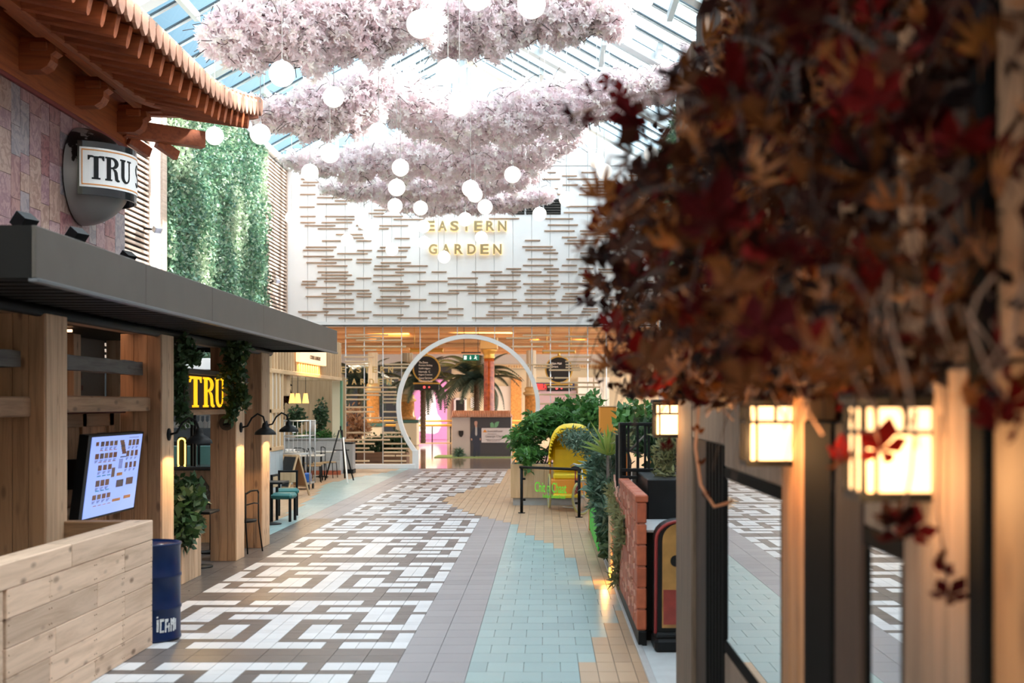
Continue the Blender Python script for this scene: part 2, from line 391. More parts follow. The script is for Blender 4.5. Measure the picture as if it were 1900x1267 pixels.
M['rattan']=plain('tan_seat',(.42,.27,.13),.6)
M['tabletop']=plain('pale_tabletop',(.66,.62,.57),.4)
M['rubber']=plain('black_rubber',(.02,.02,.02),.7)
M['greypaint']=plain('pale_blue_grey_board',(.44,.50,.53),.55)
M['signblack']=plain('sign_black_face',(.014,.008,.006),.35)
M['signtext']=glow('sign_white_text',(.9,.7,.55),.15)
M['pink']=glow('backlit_pink_poster',(.80,.28,.62),.12)
M['greenexit']=glow('lit_green_exit_sign',(.0,.12,.07),.4)
M['exitwhite']=glow('lit_white_symbol',(.85,.95,.88),.4)
M['screen']=glow('menu_screen_glow',(.20,.27,.62),.7)
M['menu_photo']=varied('menu_photo_print',[(.22,.05,.04),(.30,.12,.06),(.10,.05,.08),(.38,.2,.12)],.3)
M['menu_text']=plain('menu_text_print',(.12,.12,.25),.3)
M['menu_orange']=plain('menu_orange_print',(.75,.28,.05),.3)
M['menu_cyan']=plain('menu_cyan_print',(.05,.42,.70),.3)
# ------------------------------------------------------------------ floor
def floormat(name, cols, rough=.22):
    m,t,b=newmat(name); r=ramp(t,cols); link(t,rnd(t),r.inputs[0])
    tc=t.nodes.new('ShaderNodeTexCoord'); n=t.nodes.new('ShaderNodeTexNoise'); n.inputs['Scale'].default_value=5; n.inputs['Detail'].default_value=6
    link(t,tc.outputs['Object'],n.inputs['Vector'])
    mr=t.nodes.new('ShaderNodeMapRange'); mr.inputs[3].default_value=.86; mr.inputs[4].default_value=1.12; link(t,n.outputs['Fac'],mr.inputs[0])
    hs=t.nodes.new('ShaderNodeHueSaturation'); link(t,mr.outputs[0],hs.inputs['Value']); link(t,r.outputs[0],hs.inputs['Color']); link(t,hs.outputs[0],b.inputs['Base Color'])
    rr=t.nodes.new('ShaderNodeMapRange'); rr.inputs[3].default_value=rough; rr.inputs[4].default_value=rough+.18; link(t,n.outputs['Fac'],rr.inputs[0]); link(t,rr.outputs[0],b.inputs['Roughness'])
    return m
FM={'white':floormat('white_floor_tile',[(.62,.62,.64),(.68,.68,.70),(.58,.58,.60)],.32),
    'brown':floormat('brown_floor_tile',[(.125,.102,.095),(.145,.122,.118),(.115,.095,.09)],.3),
    'grey':floormat('grey_floor_tile',[(.27,.255,.27),(.30,.285,.30),(.245,.23,.245)],.3),
    'teal':floormat('pale_teal_floor_tile',[(.27,.40,.41),(.32,.45,.455),(.24,.36,.38)]),
    'beige':floormat('beige_floor_tile',[(.46,.295,.175),(.51,.345,.215),(.42,.275,.17)],.3),
    'darkgrey':floormat('dark_grey_floor_tile',[(.105,.10,.10),(.13,.12,.118),(.09,.085,.085)])}
grout=plain('floor_grout',(.24,.23,.225),.8)
polished=plain('polished_marble_floor',(.36,.27,.22),.07,noise=.2,nscale=1.5)
floor=struct(MB().quad((-14,4,-.012),(6,4,-.012),(6,42.3,-.012),(-14,42.3,-.012)).build('floor',grout,base=(0,0,-.012)))
struct(MB().box(-30,30,42.3,95,-.1,-.002).build('floor_mall',polished))
UX, UY, PX0, PY0 = .1503, .1511, -3.935, 10.575-22*.1511*1
ROWS=[(2,'0-4,5-13,14-18'),(1,'0-1,8-10,17-18'),(2,'0-1,2-7,8-10,11-16,17-18'),(1,'2-4,14-16'),(2,'0-1,2-4,5-13,14-16,17-18'),
      (1,'0-1,2-4,8-10,14-16,17-18'),(1,'0-1,8-10,17-18'),(2,'0-4,5-7,8-10,11-13,14-18'),(1,'5-7,8-10,11-13'),
      (2,'0-1,2-7,8-10,11-16,17-18'),(1,'0-1,8-10,17-18'),(2,'0-4,5-13,14-18')]
BX=np.array([42.5,36,34,32.5,31.3,29.3,28.1,27.1,26.3,25.5,24.6,24.1,23,21.5,20.2,18.7,16.3,14.9,14.06,13.2,12.2,11.2,10.3,8])[::-1]
BV=np.array([-1.2,-1.2,-1.32,-1.77,-1.98,-2.23,-2.25,-2.0,-1.85,-1.62,-1.38,-1.08,-.6,-.45,-.1,.26,.47,.62,.83,.83,.58,.44,.32,.0])[::-1]
LX=np.array([12,20,21.5,24,26.6,30,34,37,40,42.5]); LV=np.array([-9,-6.2,-5.2,-5.0,-5.15,-5.45,-5.95,-5.6,-5.0,-4.7])
def region(x,y):
    if x>np.interp(y,BX,BV): return 'beige'
    if x>-.6284: return 'teal'
    if x>-1.229: return 'grey'
    if x>PX0 and y<41.3: return 'pattern'
    if y>20 and x<np.interp(y,LX,LV): return 'beige'
    if x<-4.58 and y>19.8: return 'teal'
    return 'darkgrey' if y<24 else 'grey'
tiles=[]                                                   # x0,x1,y0,y1,colour,lift
g=.0025
n0=int((8.6-PY0)/(22*UY))-1
for k in range(n0,12):
    ytop=PY0+22*UY*(k+1)+0.0
    r=0
    for h,spec in ROWS+[(2,''),(2,'')]:
        y1=ytop-r*UY; y0=y1-h*UY; r+=h
        wh=set()
        for s_ in spec.split(','):
            if s_:
                a,b=map(int,s_.split('-')); wh|=set(range(a,b))
        for c in range(18):
            x0=PX0+c*UX; yc=(y0+y1)/2
            if yc<8.7 or region(x0+UX/2,yc)!='pattern': continue
            if c in wh: tiles.append((x0,x0+UX,y0,y1,'white',0))
            elif (c%2==0) and c+1<18 and c+1 not in wh: tiles.append((x0,x0+2*UX,y0,y1,'brown',0))
            elif (c%2==1) and c-1 not in wh and c>0: continue
            else: tiles.append((x0,x0+UX,y0,y1,'brown',0))
B2Y=.378
LIFT={'teal':.0006,'beige':.0012,'grey':.0003,'darkgrey':.0003}
for j in range(int(8.7/B2Y),int(42.3/B2Y)):
    y0=j*B2Y; i=-37
    while i<37:
        xc=PX0+(i+.5)*UX; r_=region(xc,y0+B2Y/2) if -9.5<xc<1.6 else None
        if r_ is None or r_=='pattern': i+=1; continue
        n_=1
        if r_!='beige':
            even=(i+(j if r_=='teal' else 0))%2==0
            if even and PX0+(i+2)*UX<1.6 and region(PX0+(i+1.5)*UX,y0+B2Y/2)==r_: n_=2
        tiles.append((PX0+i*UX,PX0+(i+n_)*UX,y0,y0+B2Y,r_,LIFT[r_])); i+=n_
def tilebox(mb,t,x0=0,y0=0):
    a,b,c,d,_,l=t; z=l; a+=g-x0; b-=g+x0; c+=g-y0; d-=g+y0
    mb.add([(a,c,z),(b,c,z),(b,d,z),(a,d,z),(a,c,-.011),(b,c,-.011),(b,d,-.011),(a,d,-.011)],[(0,1,2,3),(4,5,1,0),(5,6,2,1),(6,7,3,2),(7,4,0,3)])
def inview(t):
    y=(t[2]+t[3])/2; px=VX+(t[0]+t[1])/2*F/y; py=VY+F*HC/y
    return -20<px<1260 and py<1290
near=sorted([t for t in tiles if inview(t) and t[4]!='darkgrey' or (inview(t) and t[2]<14)],key=lambda t:-(t[1]-t[0])*(t[3]-t[2])/t[2]**3)[:300]
ns=set(map(id,near)); cache={}
for t in near:
    key=(round(t[1]-t[0],4),round(t[3]-t[2],4),t[4],t[5])
    if key not in cache:
        mb=MB(); tilebox(mb,(0,t[1]-t[0],0,t[3]-t[2],t[4],t[5])); cache[key]=mesh_only(mb,'tile',FM[t[4]])
    inst('tile',cache[key],(t[0],t[2],0),parent=floor)
for colr in FM:
    mb=MB()
    for t in tiles:
        if t[4]==colr and id(t) not in ns: tilebox(mb,t)
    o=mb.build('floor_tiles',FM[colr],parent=floor,base=(0,0,0)); o['kind']='stuff'
# pale marble apron inside the right-hand kerb, and the kerb itself
struct(MB().box(.86,4,8.6,12.2,-.02,.012).build('floor_apron',M['marble_white']))
struct(MB().bbox(.80,.86,8.6,18,-.02,.02,.006).build('trim_1',M['stone']))

# ------------------------------------------------------------------ left hall wall: slats, white panel, living wall
XL, XR, ZE = -8.6, 3.7, 10.0
struct(MB().box(XL-.3,XL-.06,-8,42,0,ZE).build('wall_left',M['panel']))
def slat_panel(x, y0, y1, z0, z1, side, label):
    t=thing('slatted_panel',(x,(y0+y1)/2,z0),label,'wall panel')
    MB().box(min(x,x-side*.05),max(x,x-side*.05),y0,y1,z0,z1).build('backing',M['dark'],t)
    for yy in (y0,y1-.09): MB().bbox(min(x,x+side*.07),max(x,x+side*.07),yy,yy+.09,z0,z1,.008).build('frame',M['slat'],t)
    me=mesh_only(MB().bbox(0 if side>0 else -.05,.05 if side>0 else 0,0,y1-y0-.18,0,.062,.006),'slat',M['slat'])
    z=z0+.03
    while z<z1-.06:
        inst('slat',me,(x,y0+.09,z),parent=t); z+=.116
    return t
slat_panel(XL,38.75,41.95,2.9,9.95,1,'tall timber slatted panel between the living wall and the white slat wall')
slat_panel(XL,24.0,27.4,2.9,9.95,1,'timber slatted panel showing just past the globe sign')
struct(MB().box(XL-.06,XL,27.4,28.3,2.9,ZE).build('wall_left_pier',M['white']))
struct(MB().box(XL-.06,XL+.05,28.3,28.62,2.9,ZE).build('trim_2',M['slat']))
lw=thing('living_wall',(XL,33.7,2.9),'tall green living wall of dense mixed foliage on the left side wall','plant wall')
MB().box(XL-.05,XL,28.62,38.75,2.9,ZE).build('backing_board',M['leaf_dark'],lw)
n=26000
pos=np.stack([XL+.03+np.abs(RNG.normal(size=n))*.07,28.65+RNG.random(n)*10.05,2.9+RNG.random(n)*7.05],1)
bumpy=.09*(np.sin(pos[:,1]*2.1+np.sin(pos[:,2]*1.7))+np.sin(pos[:,2]*2.6+pos[:,1]*1.3)); pos[:,0]+=np.maximum(0,bumpy)
lum=np.sin(pos[:,1]*1.3+1.2*np.sin(pos[:,2]*.9))+np.sin(pos[:,2]*1.5-pos[:,1]*.8)+.35*(pos[:,2]-6.3)/2+RNG.normal(size=n)*.5  # pale leaf clusters, thicker upwards as sunlight painted on the top
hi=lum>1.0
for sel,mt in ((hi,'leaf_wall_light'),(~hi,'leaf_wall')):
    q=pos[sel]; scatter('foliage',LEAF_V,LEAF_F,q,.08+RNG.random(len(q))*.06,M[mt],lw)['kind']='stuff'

# ------------------------------------------------------------------ right hall wall
struct(MB().box(XR+.06,XR+.3,-8,42,0,ZE).build('wall_right',M['panel']))
slat_panel(XR,37.2,41.9,5,9.95,-1,'slatted timber panel at the far end of the right side wall')
slat_panel(XR,28.0,31.3,5,9.95,-1,'slatted timber panel high on the right side wall behind the dark leaves')
for (a,b,lab) in ((31.4,37.1,'living wall panel between the two slatted panels on the right side'),(22.5,27.9,'living wall panel on the right side wall nearest the dark leaves')):
    w_=thing('living_wall',(XR,(a+b)/2,4),lab,'plant wall')
    MB().box(XR,XR+.05,a,b,4,ZE).build('backing_board',M['leaf_dark'],w_)
    n=7000
    pos=np.stack([XR-.03-np.abs(RNG.normal(size=n))*.12,a+RNG.random(n)*(b-a),4+RNG.random(n)*6],1)
    scatter('foliage',LEAF_V,LEAF_F,pos,.11+RNG.random(n)*.09,M['leaf_wall'],w_)['kind']='stuff'

struct(MB().box(XL-.3,XR+.3,-8.3,-8,0,13.2).build('wall_front_lightblock',M['cream']))  # added unseen behind the camera to block low sky light
struct(MB().quad((-9,-8,-.011),(4,-8,-.011),(4,4,-.011),(-9,4,-.011)).build('floor_near',FM['darkgrey']))
# ------------------------------------------------------------------ glazed pitched roof
XC=(XL+XR)/2; PIT=.56; ZR=ZE+(XC-XL)*PIT
roof=struct(MB().bbox(XC-.12,XC+.12,-8,42,ZR-.18,ZR+.12,.02).build('ceiling',M['roofwhite']))
for sgn,xe in ((1,XL),(-1,XR)):
    MB().bbox(xe-.2,xe+.2,-8,42,ZE-.12,ZE+.1,.02).build('gutter_beam',M['roofwhite'],roof)
    sl=lambda u,off=0:(xe+sgn*u*(XC-XL), ZE+u*(ZR-ZE)+off)
    me_r=me_b=me_p=me_g=None
    y=4.4-12*1.06; k=-12
    while y<42:
        (x0,z0),(x1,z1)=sl(0),sl(1)
        if k%5==0:
            if me_r is None:
                me_r=mesh_only(MB().bar((x0,0,z0-.02),(x1,0,z1-.02),.42,.20),'rafter',M['roofwhite'])
            inst('rafter',me_r,(0,y,0),parent=roof)
        if me_b is None:
            me_b=mesh_only(MB().bar((x0,0,z0+.13),(x1,0,z1+.13),.09,.05,0).bar((x0,-.07,z0+.145),(x1,-.07,z1+.145),.06,.03,1),'glazing_bar',[M['roofwhite'],M['darkgasket']])
            me_p=mesh_only(MB().quad((x0,0,z0+.17),(x1,0,z1+.17),(x1,1.06,z1+.17),(x0,1.06,z0+.17)),'glass_pane',M['skyglass'])
        inst('glazing_bar',me_b,(0,y,0),parent=roof)
        if y+1.06<42.3: inst('glass_pane',me_p,(0,y,0),parent=roof)
        for u in ((.16,.62) if k%4<2 else (.36,.84)):
            x,z=sl(u,.06)
            if me_g is None: me_g=mesh_only(MB().box(-.06,.06,0,2.12,-.09,.09),'purlin',M['roofwhite'])
            if k%2==0 and y<40: inst('purlin',me_g,(x,y,z),parent=roof)
        y+=1.06; k+=1

# ------------------------------------------------------------------ white far wall with slats, lettering, glazed gable
YB=42.0; ZB=PZ(604,YB); ZT=PZ(279,YB)
wb=struct(MB().box(XL,XR,YB+.05,YB+.5,ZB,ZT).build('wall_back',M['white']))
PW=34.62*YB/F; x=PX(528.5,YB)
pj=PX(570.8,YB)
zt2=PZ(308,YB)
xs=[XL]+[pj+PW*i for i in range(-1,19) if XL+.1<pj+PW*i<XR-.1]+[XR]
for a,b in zip(xs[:-1],xs[1:]):
    MB().bbox(a+.006,b-.006,YB,YB+.06,ZB+.12,zt2-.015,.008).build('panel',M['panel'],wb)
for a,b in zip(xs[:-1:2],xs[2::2]+[XR]):
    if b>a: MB().bbox(a+.006,b-.006,YB-.02,YB+.06,zt2+.01,ZT,.01).build('header_panel',M['panel'],wb)
struct(MB().bbox(XL,XR,YB-.06,YB+.5,ZB-.02,ZB+.10,.01).build('trim_3',M['white']))
struct(MB().box(XL,XR,YB-.09,YB-.06,ZB-.035,ZB+.02).build('trim_4',M['bronze']))
SL7='''218,262,195 233,357,217 215,320,238 213,320,301 345,400,300 330,490,323 452,662,345 327,537,367 208,315,388 722,830,409 685,795,432 215,322,453 385,590,453 720,925,453 461,590,474 860,1070,474 215,320,495 361,573,495 245,457,517 600,760,516 760,960,517 335,546,538 615,650,540 755,825,538 461,655,578 497,655,601 866,970,605 364,500,622 602,707,622 253,465,665 765,975,667 233,443,687 607,712,688 747,957,690 470,680,710 236,448,729 741,950,732 361,573,750 605,710,750 255,466,773 601,706,772 770,980,773 330,541,795 727,832,795 885,1095,795 722,933,817 335,545,837 870,1082,838 1122,1227,837 361,572,858 720,930,860 329,539,880 602,706,880 1232,1442,879 228,333,902 378,588,902 716,926,902 1024,1234,901 220,323,923 482,586,923 872,1083,922 1232,1440,920 250,461,944 752,963,944 482,692,964 765,973,966 1238,1448,964 361,571,986 605,710,986 1102,1313,985 252,463,1007 601,705,1007 768,978,1007 376,587,1028 740,845,1028 876,1086,1028 376,585,1050 722,932,1050 1120,1225,1048 761,970,1072 370,580,1091 1238,1342,1091 199,410,1112 603,707,1112 1030,1240,1112 225,330,1134 380,592,1134 717,927,1134 1232,1342,1133 478,690,1155 884,1094,1155 1120,1226,1155'''
SL8='''578,788,150 830,935,173 965,1060,149 608,818,195 868,1080,195 835,940,236 970,1180,236 957,1167,258 700,803,261 1075,1200,213 1070,1170,280 720,820,301 948,1160,302 860,1070,384 842,1055,426 325,535,468 715,910,469 733,942,512 1090,1190,468 1090,1190,512 708,918,553 955,1165,553 960,1065,575 1075,1180,575 830,935,597 1075,1180,597 574,680,619 867,1077,619 848,1058,640 556,767,662 577,788,684 700,805,706 957,1060,706 594,800,748 860,1070,749 560,770,791 830,935,791 445,550,815 706,811,815 945,1050,813 207,418,836 480,690,836 727,938,836 334,545,858 594,805,860 942,1050,856 335,545,899 706,808,899 975,1080,880 970,1080,899 305,517,920 562,773,919 822,1032,919 174,385,941 445,550,941 608,820,941 840,942,943 305,515,963 585,795,963 182,392,985 570,780,985 852,1062,986 835,938,1006 308,518,1027 577,788,1027 827,930,1027 207,418,1048 485,695,1048 728,938,1049 335,547,1070 594,805,1070 975,1080,1091 320,530,1112 722,826,1112 966,1080,1112 305,517,1133 563,773,1134 820,1030,1134 208,420,1155 483,693,1155 728,938,1155'''
sl=[(500+a/3.728,500+b/3.728,280+c/3.728) for a,b,c in (map(float,q.split(',')) for q in SL7.split())]
sl+=[(820+a/3.728,820+b/3.728,280+c/3.728) for a,b,c in (map(float,q.split(',')) for q in SL8.split())]
for i in range(34):                                   # the stretch seen through the leaves
    a=1105+random.random()*85; sl.append((a,min(a+random.choice((28,56)),1212),280+(150+21.55*random.randrange(47))/3.728))
rodm={}
for a,b,py in sl:
    w_=round((b-a)*YB/F,2)
    if w_ not in rodm: rodm[w_]=mesh_only(MB().bbox(0,w_,-.045,0,-.018,.018,.006),'slat',M['rod'])
    inst('slat',rodm[w_],(PX(a,YB),YB-.001,PZ(py,YB)),parent=wb)
# black louvred vent, three panels
vt=thing('louvred_vent',(PX(993,YB),YB-.02,PZ(398,YB)),'black louvred vent grille in white wall right above the lettering','vent')
for a,b in ((945,973.3),(976.2,1007.5),(1009.5,1040.5)):
    x0,x1=PX(a,YB),PX(b,YB); z0,z1=PZ(398,YB),PZ(369,YB)
    p=MB().box(x0,x1,YB-.012,YB,z0,z1).build('vent_panel',M['dark'],vt)
    for q in range(6):
        z=z0+(q+.2)*(z1-z0)/6
        MB().bar((x0,YB-.03,z+.03),(x1,YB-.03,z+.03),.04,.03).build('louvre',M['steel' if False else 'bronze'],p)
# glazed gable above
gab=struct(MB().bbox(XL,XR,YB,YB+.2,ZT,ZT+.06,.01).build('window_1',M['roofwhite']))
x=PX(867,YB)-4*1.45
while x<XR:
    zt=ZE+(XC-XL-abs(x-XC))*PIT
    if zt>ZT+.2 and x>XL: MB().bbox(x-.05,x+.05,YB+.02,YB+.16,ZT,zt,.01).build('mullion',M['roofwhite'],gab)
    xn=x+1.45; a,b=max(x,XL),min(xn,XR)
    za=ZE+(XC-XL-abs(a-XC))*PIT; zb=ZE+(XC-XL-abs(b-XC))*PIT
    if a<b and max(za,zb)>ZT:
        pts=[(a,YB+.1,ZT),(b,YB+.1,ZT),(b,YB+.1,max(zb,ZT+.01)),(a,YB+.1,max(za,ZT+.01))]
        MB().add(pts,[(0,1,2,3)]).build('glass_pane',M['skyglass'],gab)
    x=xn

# raised lettering, each letter a part
def letter_mesh(ch, w, h, ext, mat, bold=.0):
    cu=bpy.data.curves.new('letter','FONT'); cu.body=ch; cu.size=1; cu.offset=bold; cu.extrude=.01; cu.resolution_u=4
    ob=bpy.data.objects.new('letter',cu); COL.objects.link(ob); dg=bpy.context.evaluated_depsgraph_get(); dg.update()
    me=bpy.data.meshes.new_from_object(ob.evaluated_get(dg)); bpy.data.objects.remove(ob)
    v=np.array([q.co[:] for q in me.vertices]); mn,mx=v.min(0),v.max(0)
    v=(v-mn)/np.maximum(mx-mn,1e-5); v=v*[w,h,ext]
    out=np.stack([v[:,0]-w/2, -v[:,2], v[:,1]],1)             # stands upright, faces -Y
    me.vertices.foreach_set('co',out.astype(np.float32).ravel()); me.materials.clear(); me.materials.append(mat); me.update(); return me
def word_mesh(txt, w, h, ext, mat, bold=0): return letter_mesh(txt,w,h,ext,mat,bold)
let=thing('wall_lettering',(PX(864,YB),YB-.1,PZ(475,YB)),'large brass halo-lit EASTERN GARDEN lettering on white slatted wall','lettering')
def row(txt,x0,x1,ybot,d,hh,ww,par,mat,ext,halo=True):
    n=len(txt)
    for i,ch in enumerate(txt):
        px=x0+(x1-x0)*i/(n-1); wi=ww*(.32 if ch=='I' else 1)*d/F
        l=inst('letter',letter_mesh(ch,wi,hh*d/F,ext,mat,.025),(PX(px,d),d,PZ(ybot,d)),parent=par)
        if halo:
            k=letter_mesh(ch,wi*1.12,hh*d/F*1.10,.02,M['halo'],.04)
            h=inst('backlight',k,(PX(px,d),d+.06,PZ(ybot+hh*.05,d)),parent=l)
            h.location=(0,.06,-hh*.05*d/F); WL[h.name]=(0,0,0)
row('EASTERN',799,932,428.5,YB-.12,18.5,15.5,let,M['brass'],.05)
row('GARDEN',803.5,923,471.5,YB-.12,18.5,15.5,let,M['brass'],.05)
# ------------------------------------------------------------------ moon gate and its screen of rods
GX,GZ=PX(868.5,YB),PZ(753.5,YB); GR=129.5*YB/F
gate=thing('moon_gate',(GX,YB+.1,0),'white circular moon gate ring standing at the end of the tiled walkway','gate')
a0=math.radians(-41); pts_o=[]; nseg=72
mb=MB(); vs=[]
for i in range(nseg+1):
    a=math.pi-a0*-1 + (0) ; 
    a=math.radians(221)-math.radians(262)*i/nseg
    for r,dy in ((GR-.07,-.10),(GR+.07,-.10),(GR+.07,.10),(GR-.07,.10)):
        vs.append((GX+r*math.cos(a),YB+.1+dy,GZ+r*math.sin(a)))
fs=[]
for i in range(nseg):
    for k in range(4): fs.append((i*4+k,i*4+(k+1)%4,i*4+4+(k+1)%4,i*4+4+k))
mb.add(vs,fs); mb.build('ring',M['white'],gate)
for s_ in (-1,1):
    ex=GX+s_*GR*math.cos(math.radians(41)); ez=GZ-GR*math.sin(math.radians(41))
    MB().bbox(ex-.1,ex+.1,YB-.04,YB+.24,0,ez+.06,.01).build('leg',M['white'],gate)
    xo=PX(655,YB) if s_<0 else PX(1150,YB)
    MB().bbox(min(xo,ex),max(xo,ex),YB-.06,YB+.26,0,.16,.01).build('plinth',M['white'],gate)
def screen(name,x0p,x1p,label,rods,ztop):
    t=thing(name,((PX(x0p,YB)+PX(x1p,YB))/2,YB+.1,.16),label,'screen')
    k=0
    x=PX(640.5,YB)
    while x<PX(x1p,YB):
        if x>PX(x0p,YB):
            dx=x-GX; zb=.16
            if abs(dx)<GR: zb=GZ+math.sqrt(GR*GR-dx*dx)
            if abs(dx)<GR and abs(dx)>GR*.755: pass
            MB().tube([(x,YB+.1,zb),(x,YB+.1,ZB)],.018,6).build('wire',M['wire'],t)
            if abs(dx)<GR and abs(dx)>GR*.76:
                zl=GZ-math.sqrt(GR*GR-dx*dx)
                MB().tube([(x,YB+.1,.16),(x,YB+.1,zl)],.018,6).build('wire',M['wire'],t)
        x+=PW
    for a,b,py in rods: 
        MB().bbox(PX(a,YB),PX(b,YB),YB+.05,YB+.10,PZ(py,YB)-.028,PZ(py,YB)+.028,.008).build('rod',M['screenrod'],t)
    return t
R1='75,650,15 220,360,50 40,335,117 50,295,162 60,300,190 440,690,190 430,690,222 430,650,325 0,555,415 245,555,460 0,400,490 420,560,490 0,290,533 420,560,530 420,560,563 0,325,610 0,340,655 425,565,655 430,570,712 240,410,715 410,570,753 60,320,860 430,600,860 245,400,898 430,620,898 60,490,930 150,340,967 430,650,967 140,290,1012 430,690,1015 140,335,1048 430,640,1052 430,540,1085 550,700,1085 140,290,1137 430,650,1137 140,690,1170'
r1=[(630+float(a)/5.28,630+float(b)/5.28,640+float(c)/5.28) for a,b,c in (q.split(',') for q in R1.split())]
r1=[(a,min(b,739 if 690<c<800 else 760),c) for a,b,c in r1]
r1+=[(645,720,621),(640,706,626.5),(660,745,631)]
screen('rod_screen',635,868,'slender rod and wire screen filling the opening left of the moon gate',r1,ZB)
R2='390,830,172 150,590,215 1020,1360,190 500,1340,268 230,700,340 920,1510,330 680,1160,400 970,1400,490 1020,1400,560 440,830,605 1025,1220,605 1025,1240,645 560,830,645 780,1250,685 600,840,800 860,1080,800 950,1530,870 760,1540,935 640,1500,1045 1080,1400,1115 640,1000,1180 1010,1420,1190'
r2=[(920+float(a)/7.92,920+float(b)/7.92,600+float(c)/7.92) for a,b,c in (q.split(',') for q in R2.split())]
screen('rod_screen',869,1150,'slender rod and wire screen filling the opening right of the moon gate',r2,ZB)
l2=thing('screen_lettering',(PX(680,YB),YB,PZ(716,YB)),'small gold EASTERN GARDEN lettering fixed to the rod screen','lettering')
row('EASTERN',636.5,725,691.5,YB+.02,11.5,9,l2,M['goldpaint'],.03,False)
row('GARDEN',641,722,713.5,YB+.02,11,9,l2,M['goldpaint'],.03,False)

# ------------------------------------------------------------------ the mall beyond the gate
ZC=5.2; YE=78.0
orangelit_ceil=plain('orange_lit_mall_ceiling',(.78,.44,.19),.5,noise=.08,nscale=1)  # the orange lighting is put into the ceiling's colour
ceil=struct(MB().box(-26,24,YB+.5,YE,ZC,ZC+.3).build('ceiling_mall',orangelit_ceil))
for i,y in enumerate((46,50.5,55,59.5,64,68.5,73)):
    MB().bbox(-26,24,y,y+.5,ZC-.16,ZC,.03).build('ceiling_beam',orangelit_ceil,ceil)
cove=glow('cove_light',(1.0,.62,.18),2.2)
for (a,b,py,d) in ((680,760,619,55),(830,950,614,54),(900,1000,634,60),(610,700,628,60),(955,1085,629,60),(1000,1110,641,66),(760,850,634,62)):
    MB().add([(PX(a,d),d,ZC-.02),(PX(b,d),d-.6,ZC-.02),(PX(b,d),d+.6,ZC-.02)],[(0,1,2)]).build('cove_strip',cove,ceil)
for (x,y,e) in ((-8,50,260),(-12,56,300),(7,50,200),(-9,69,400),(-1,71,360),(6,69,340)):  # fill lamps added to brighten the mall, no fixtures behind them
    ld=bpy.data.lights.new('mall_fill_light','AREA'); ld.energy=e*1.05; ld.size=3; ld.color=(1,.86,.68)
    lo=bpy.data.objects.new('mall_fill_light',ld); COL.objects.link(lo); lo.location=(x,y,ZC-.25)
wf=struct(MB().box(-26,24,YE,YE+.4,-.5,9).build('wall_mall_far',M['cream']))
def farbox(name,x0,x1,y0,y1,d,mat,par=None,th=.12,base=False):
    return MB().bbox(PX(x0,d),PX(x1,d),d-th,d,PZ(y1,d),PZ(y0,d),.02).build(name,mat,par)
# pale frieze, cornice, shops
farbox('frieze',560,1160,654,676,YE-.1,M['creamwhite'],wf,.2)
farbox('cornice',880,1160,676,684,YE-.3,M['cream'],wf,.3)
for i in range(56):
    x=884+i*5; farbox('dentil',x,x+2.4,678,682,YE-.55,M['goldpaint'],wf,.15)
farbox('shop_band',640,838,678,700,YE-.15,plain('dark_shop_front',(.03,.03,.035),.3),wf,.1)
shopw=plain('bright_shop_interior',(.78,.74,.70),.5)
st=struct(MB().box(PX(640,YE),PX(740,YE),YE-.3,YE-.1,PZ(800,YE),PZ(700,YE)).build('window_2',plain('dark_shop_interior',(.05,.05,.055),.2)))
farbox('pale_opening',905,960,716,790,YE-.15,shopw,wf,.1)
farbox('sign_band',990,1066,710,722,YE-.3,plain('dark_blue_sign',(.02,.03,.12),.4),wf,.2)
farbox('shop_front',1000,1070,724,790,YE-.2,plain('mauve_shop_front',(.45,.33,.38),.5),wf,.1)
for (a,b) in ((948,968),(1072,1100),(1102,1130)): farbox('pilaster',a,b,700,830,YE-.5,M['marble_or'] if a<960 else M['creamwhite'],wf,.4)
sg=thing('shop_sign',(PX(1010,YE-.6),YE-.6,PZ(723,YE)),'red and white reversed shop lettering far behind the gate','sign')
rl=glow('lit_red_letter',(.75,.03,.03),.3)
for i,ch in enumerate('ARIE'[::-1]):
    l=inst('letter',letter_mesh(ch,.27,.36,.04,rl,.03),(PX(996+i*7.6,YE-.6),YE-.6,PZ(723,YE-.6)),parent=sg); l.scale=(-1,1,1)
dr=struct(farbox('door_1',846,862,742,790,YE-.2,plain('black_door',(.015,.015,.018),.3)))
for (a,b,c,d_) in ((842,846,738,790),(862,866,738,790),(842,866,738,742)): farbox('door_frame',a,b,c,d_,YE-.2,M['white'],dr,.16)
farbox('oval_niche',873,880,737,757,YE-.1,M['white'],wf,.08)
# pink perfume-style poster
D=76.0
pk=thing('poster_panel',(PX(797,D),D,0),'tall backlit pink poster with white dotted bottle shape behind the palm','poster')
MB().bbox(PX(764,D),PX(829,D),D,D+.2,.0,PZ(700,D),.02).build('panel',M['pink'],pk)
wglow=glow('poster_white_print',(.95,.88,.93),.2)
def pmap(u,v,d): return Vector((PX(u,D),D-.02-d,PZ(v,D)))
MB().prism([(786,804),(778,800),(772,790),(775,778),(783,768),(787,750),(786,736),(792,724),(803,724),(808,736),(809,752),(812,768),(818,776),(819,790),(813,802),(806,805)],0,.01,pmap).build('bottle_print',wglow,pk)
mb=MB()
for i in range(70):
    u=786+random.random()*24; v=730+random.random()*40; mb.prism([(u,v),(u+1,v+.4),(u+.6,v+1.2)],.012,.016,pmap)
mb.build('dot_print',M['menu_text'],pk)
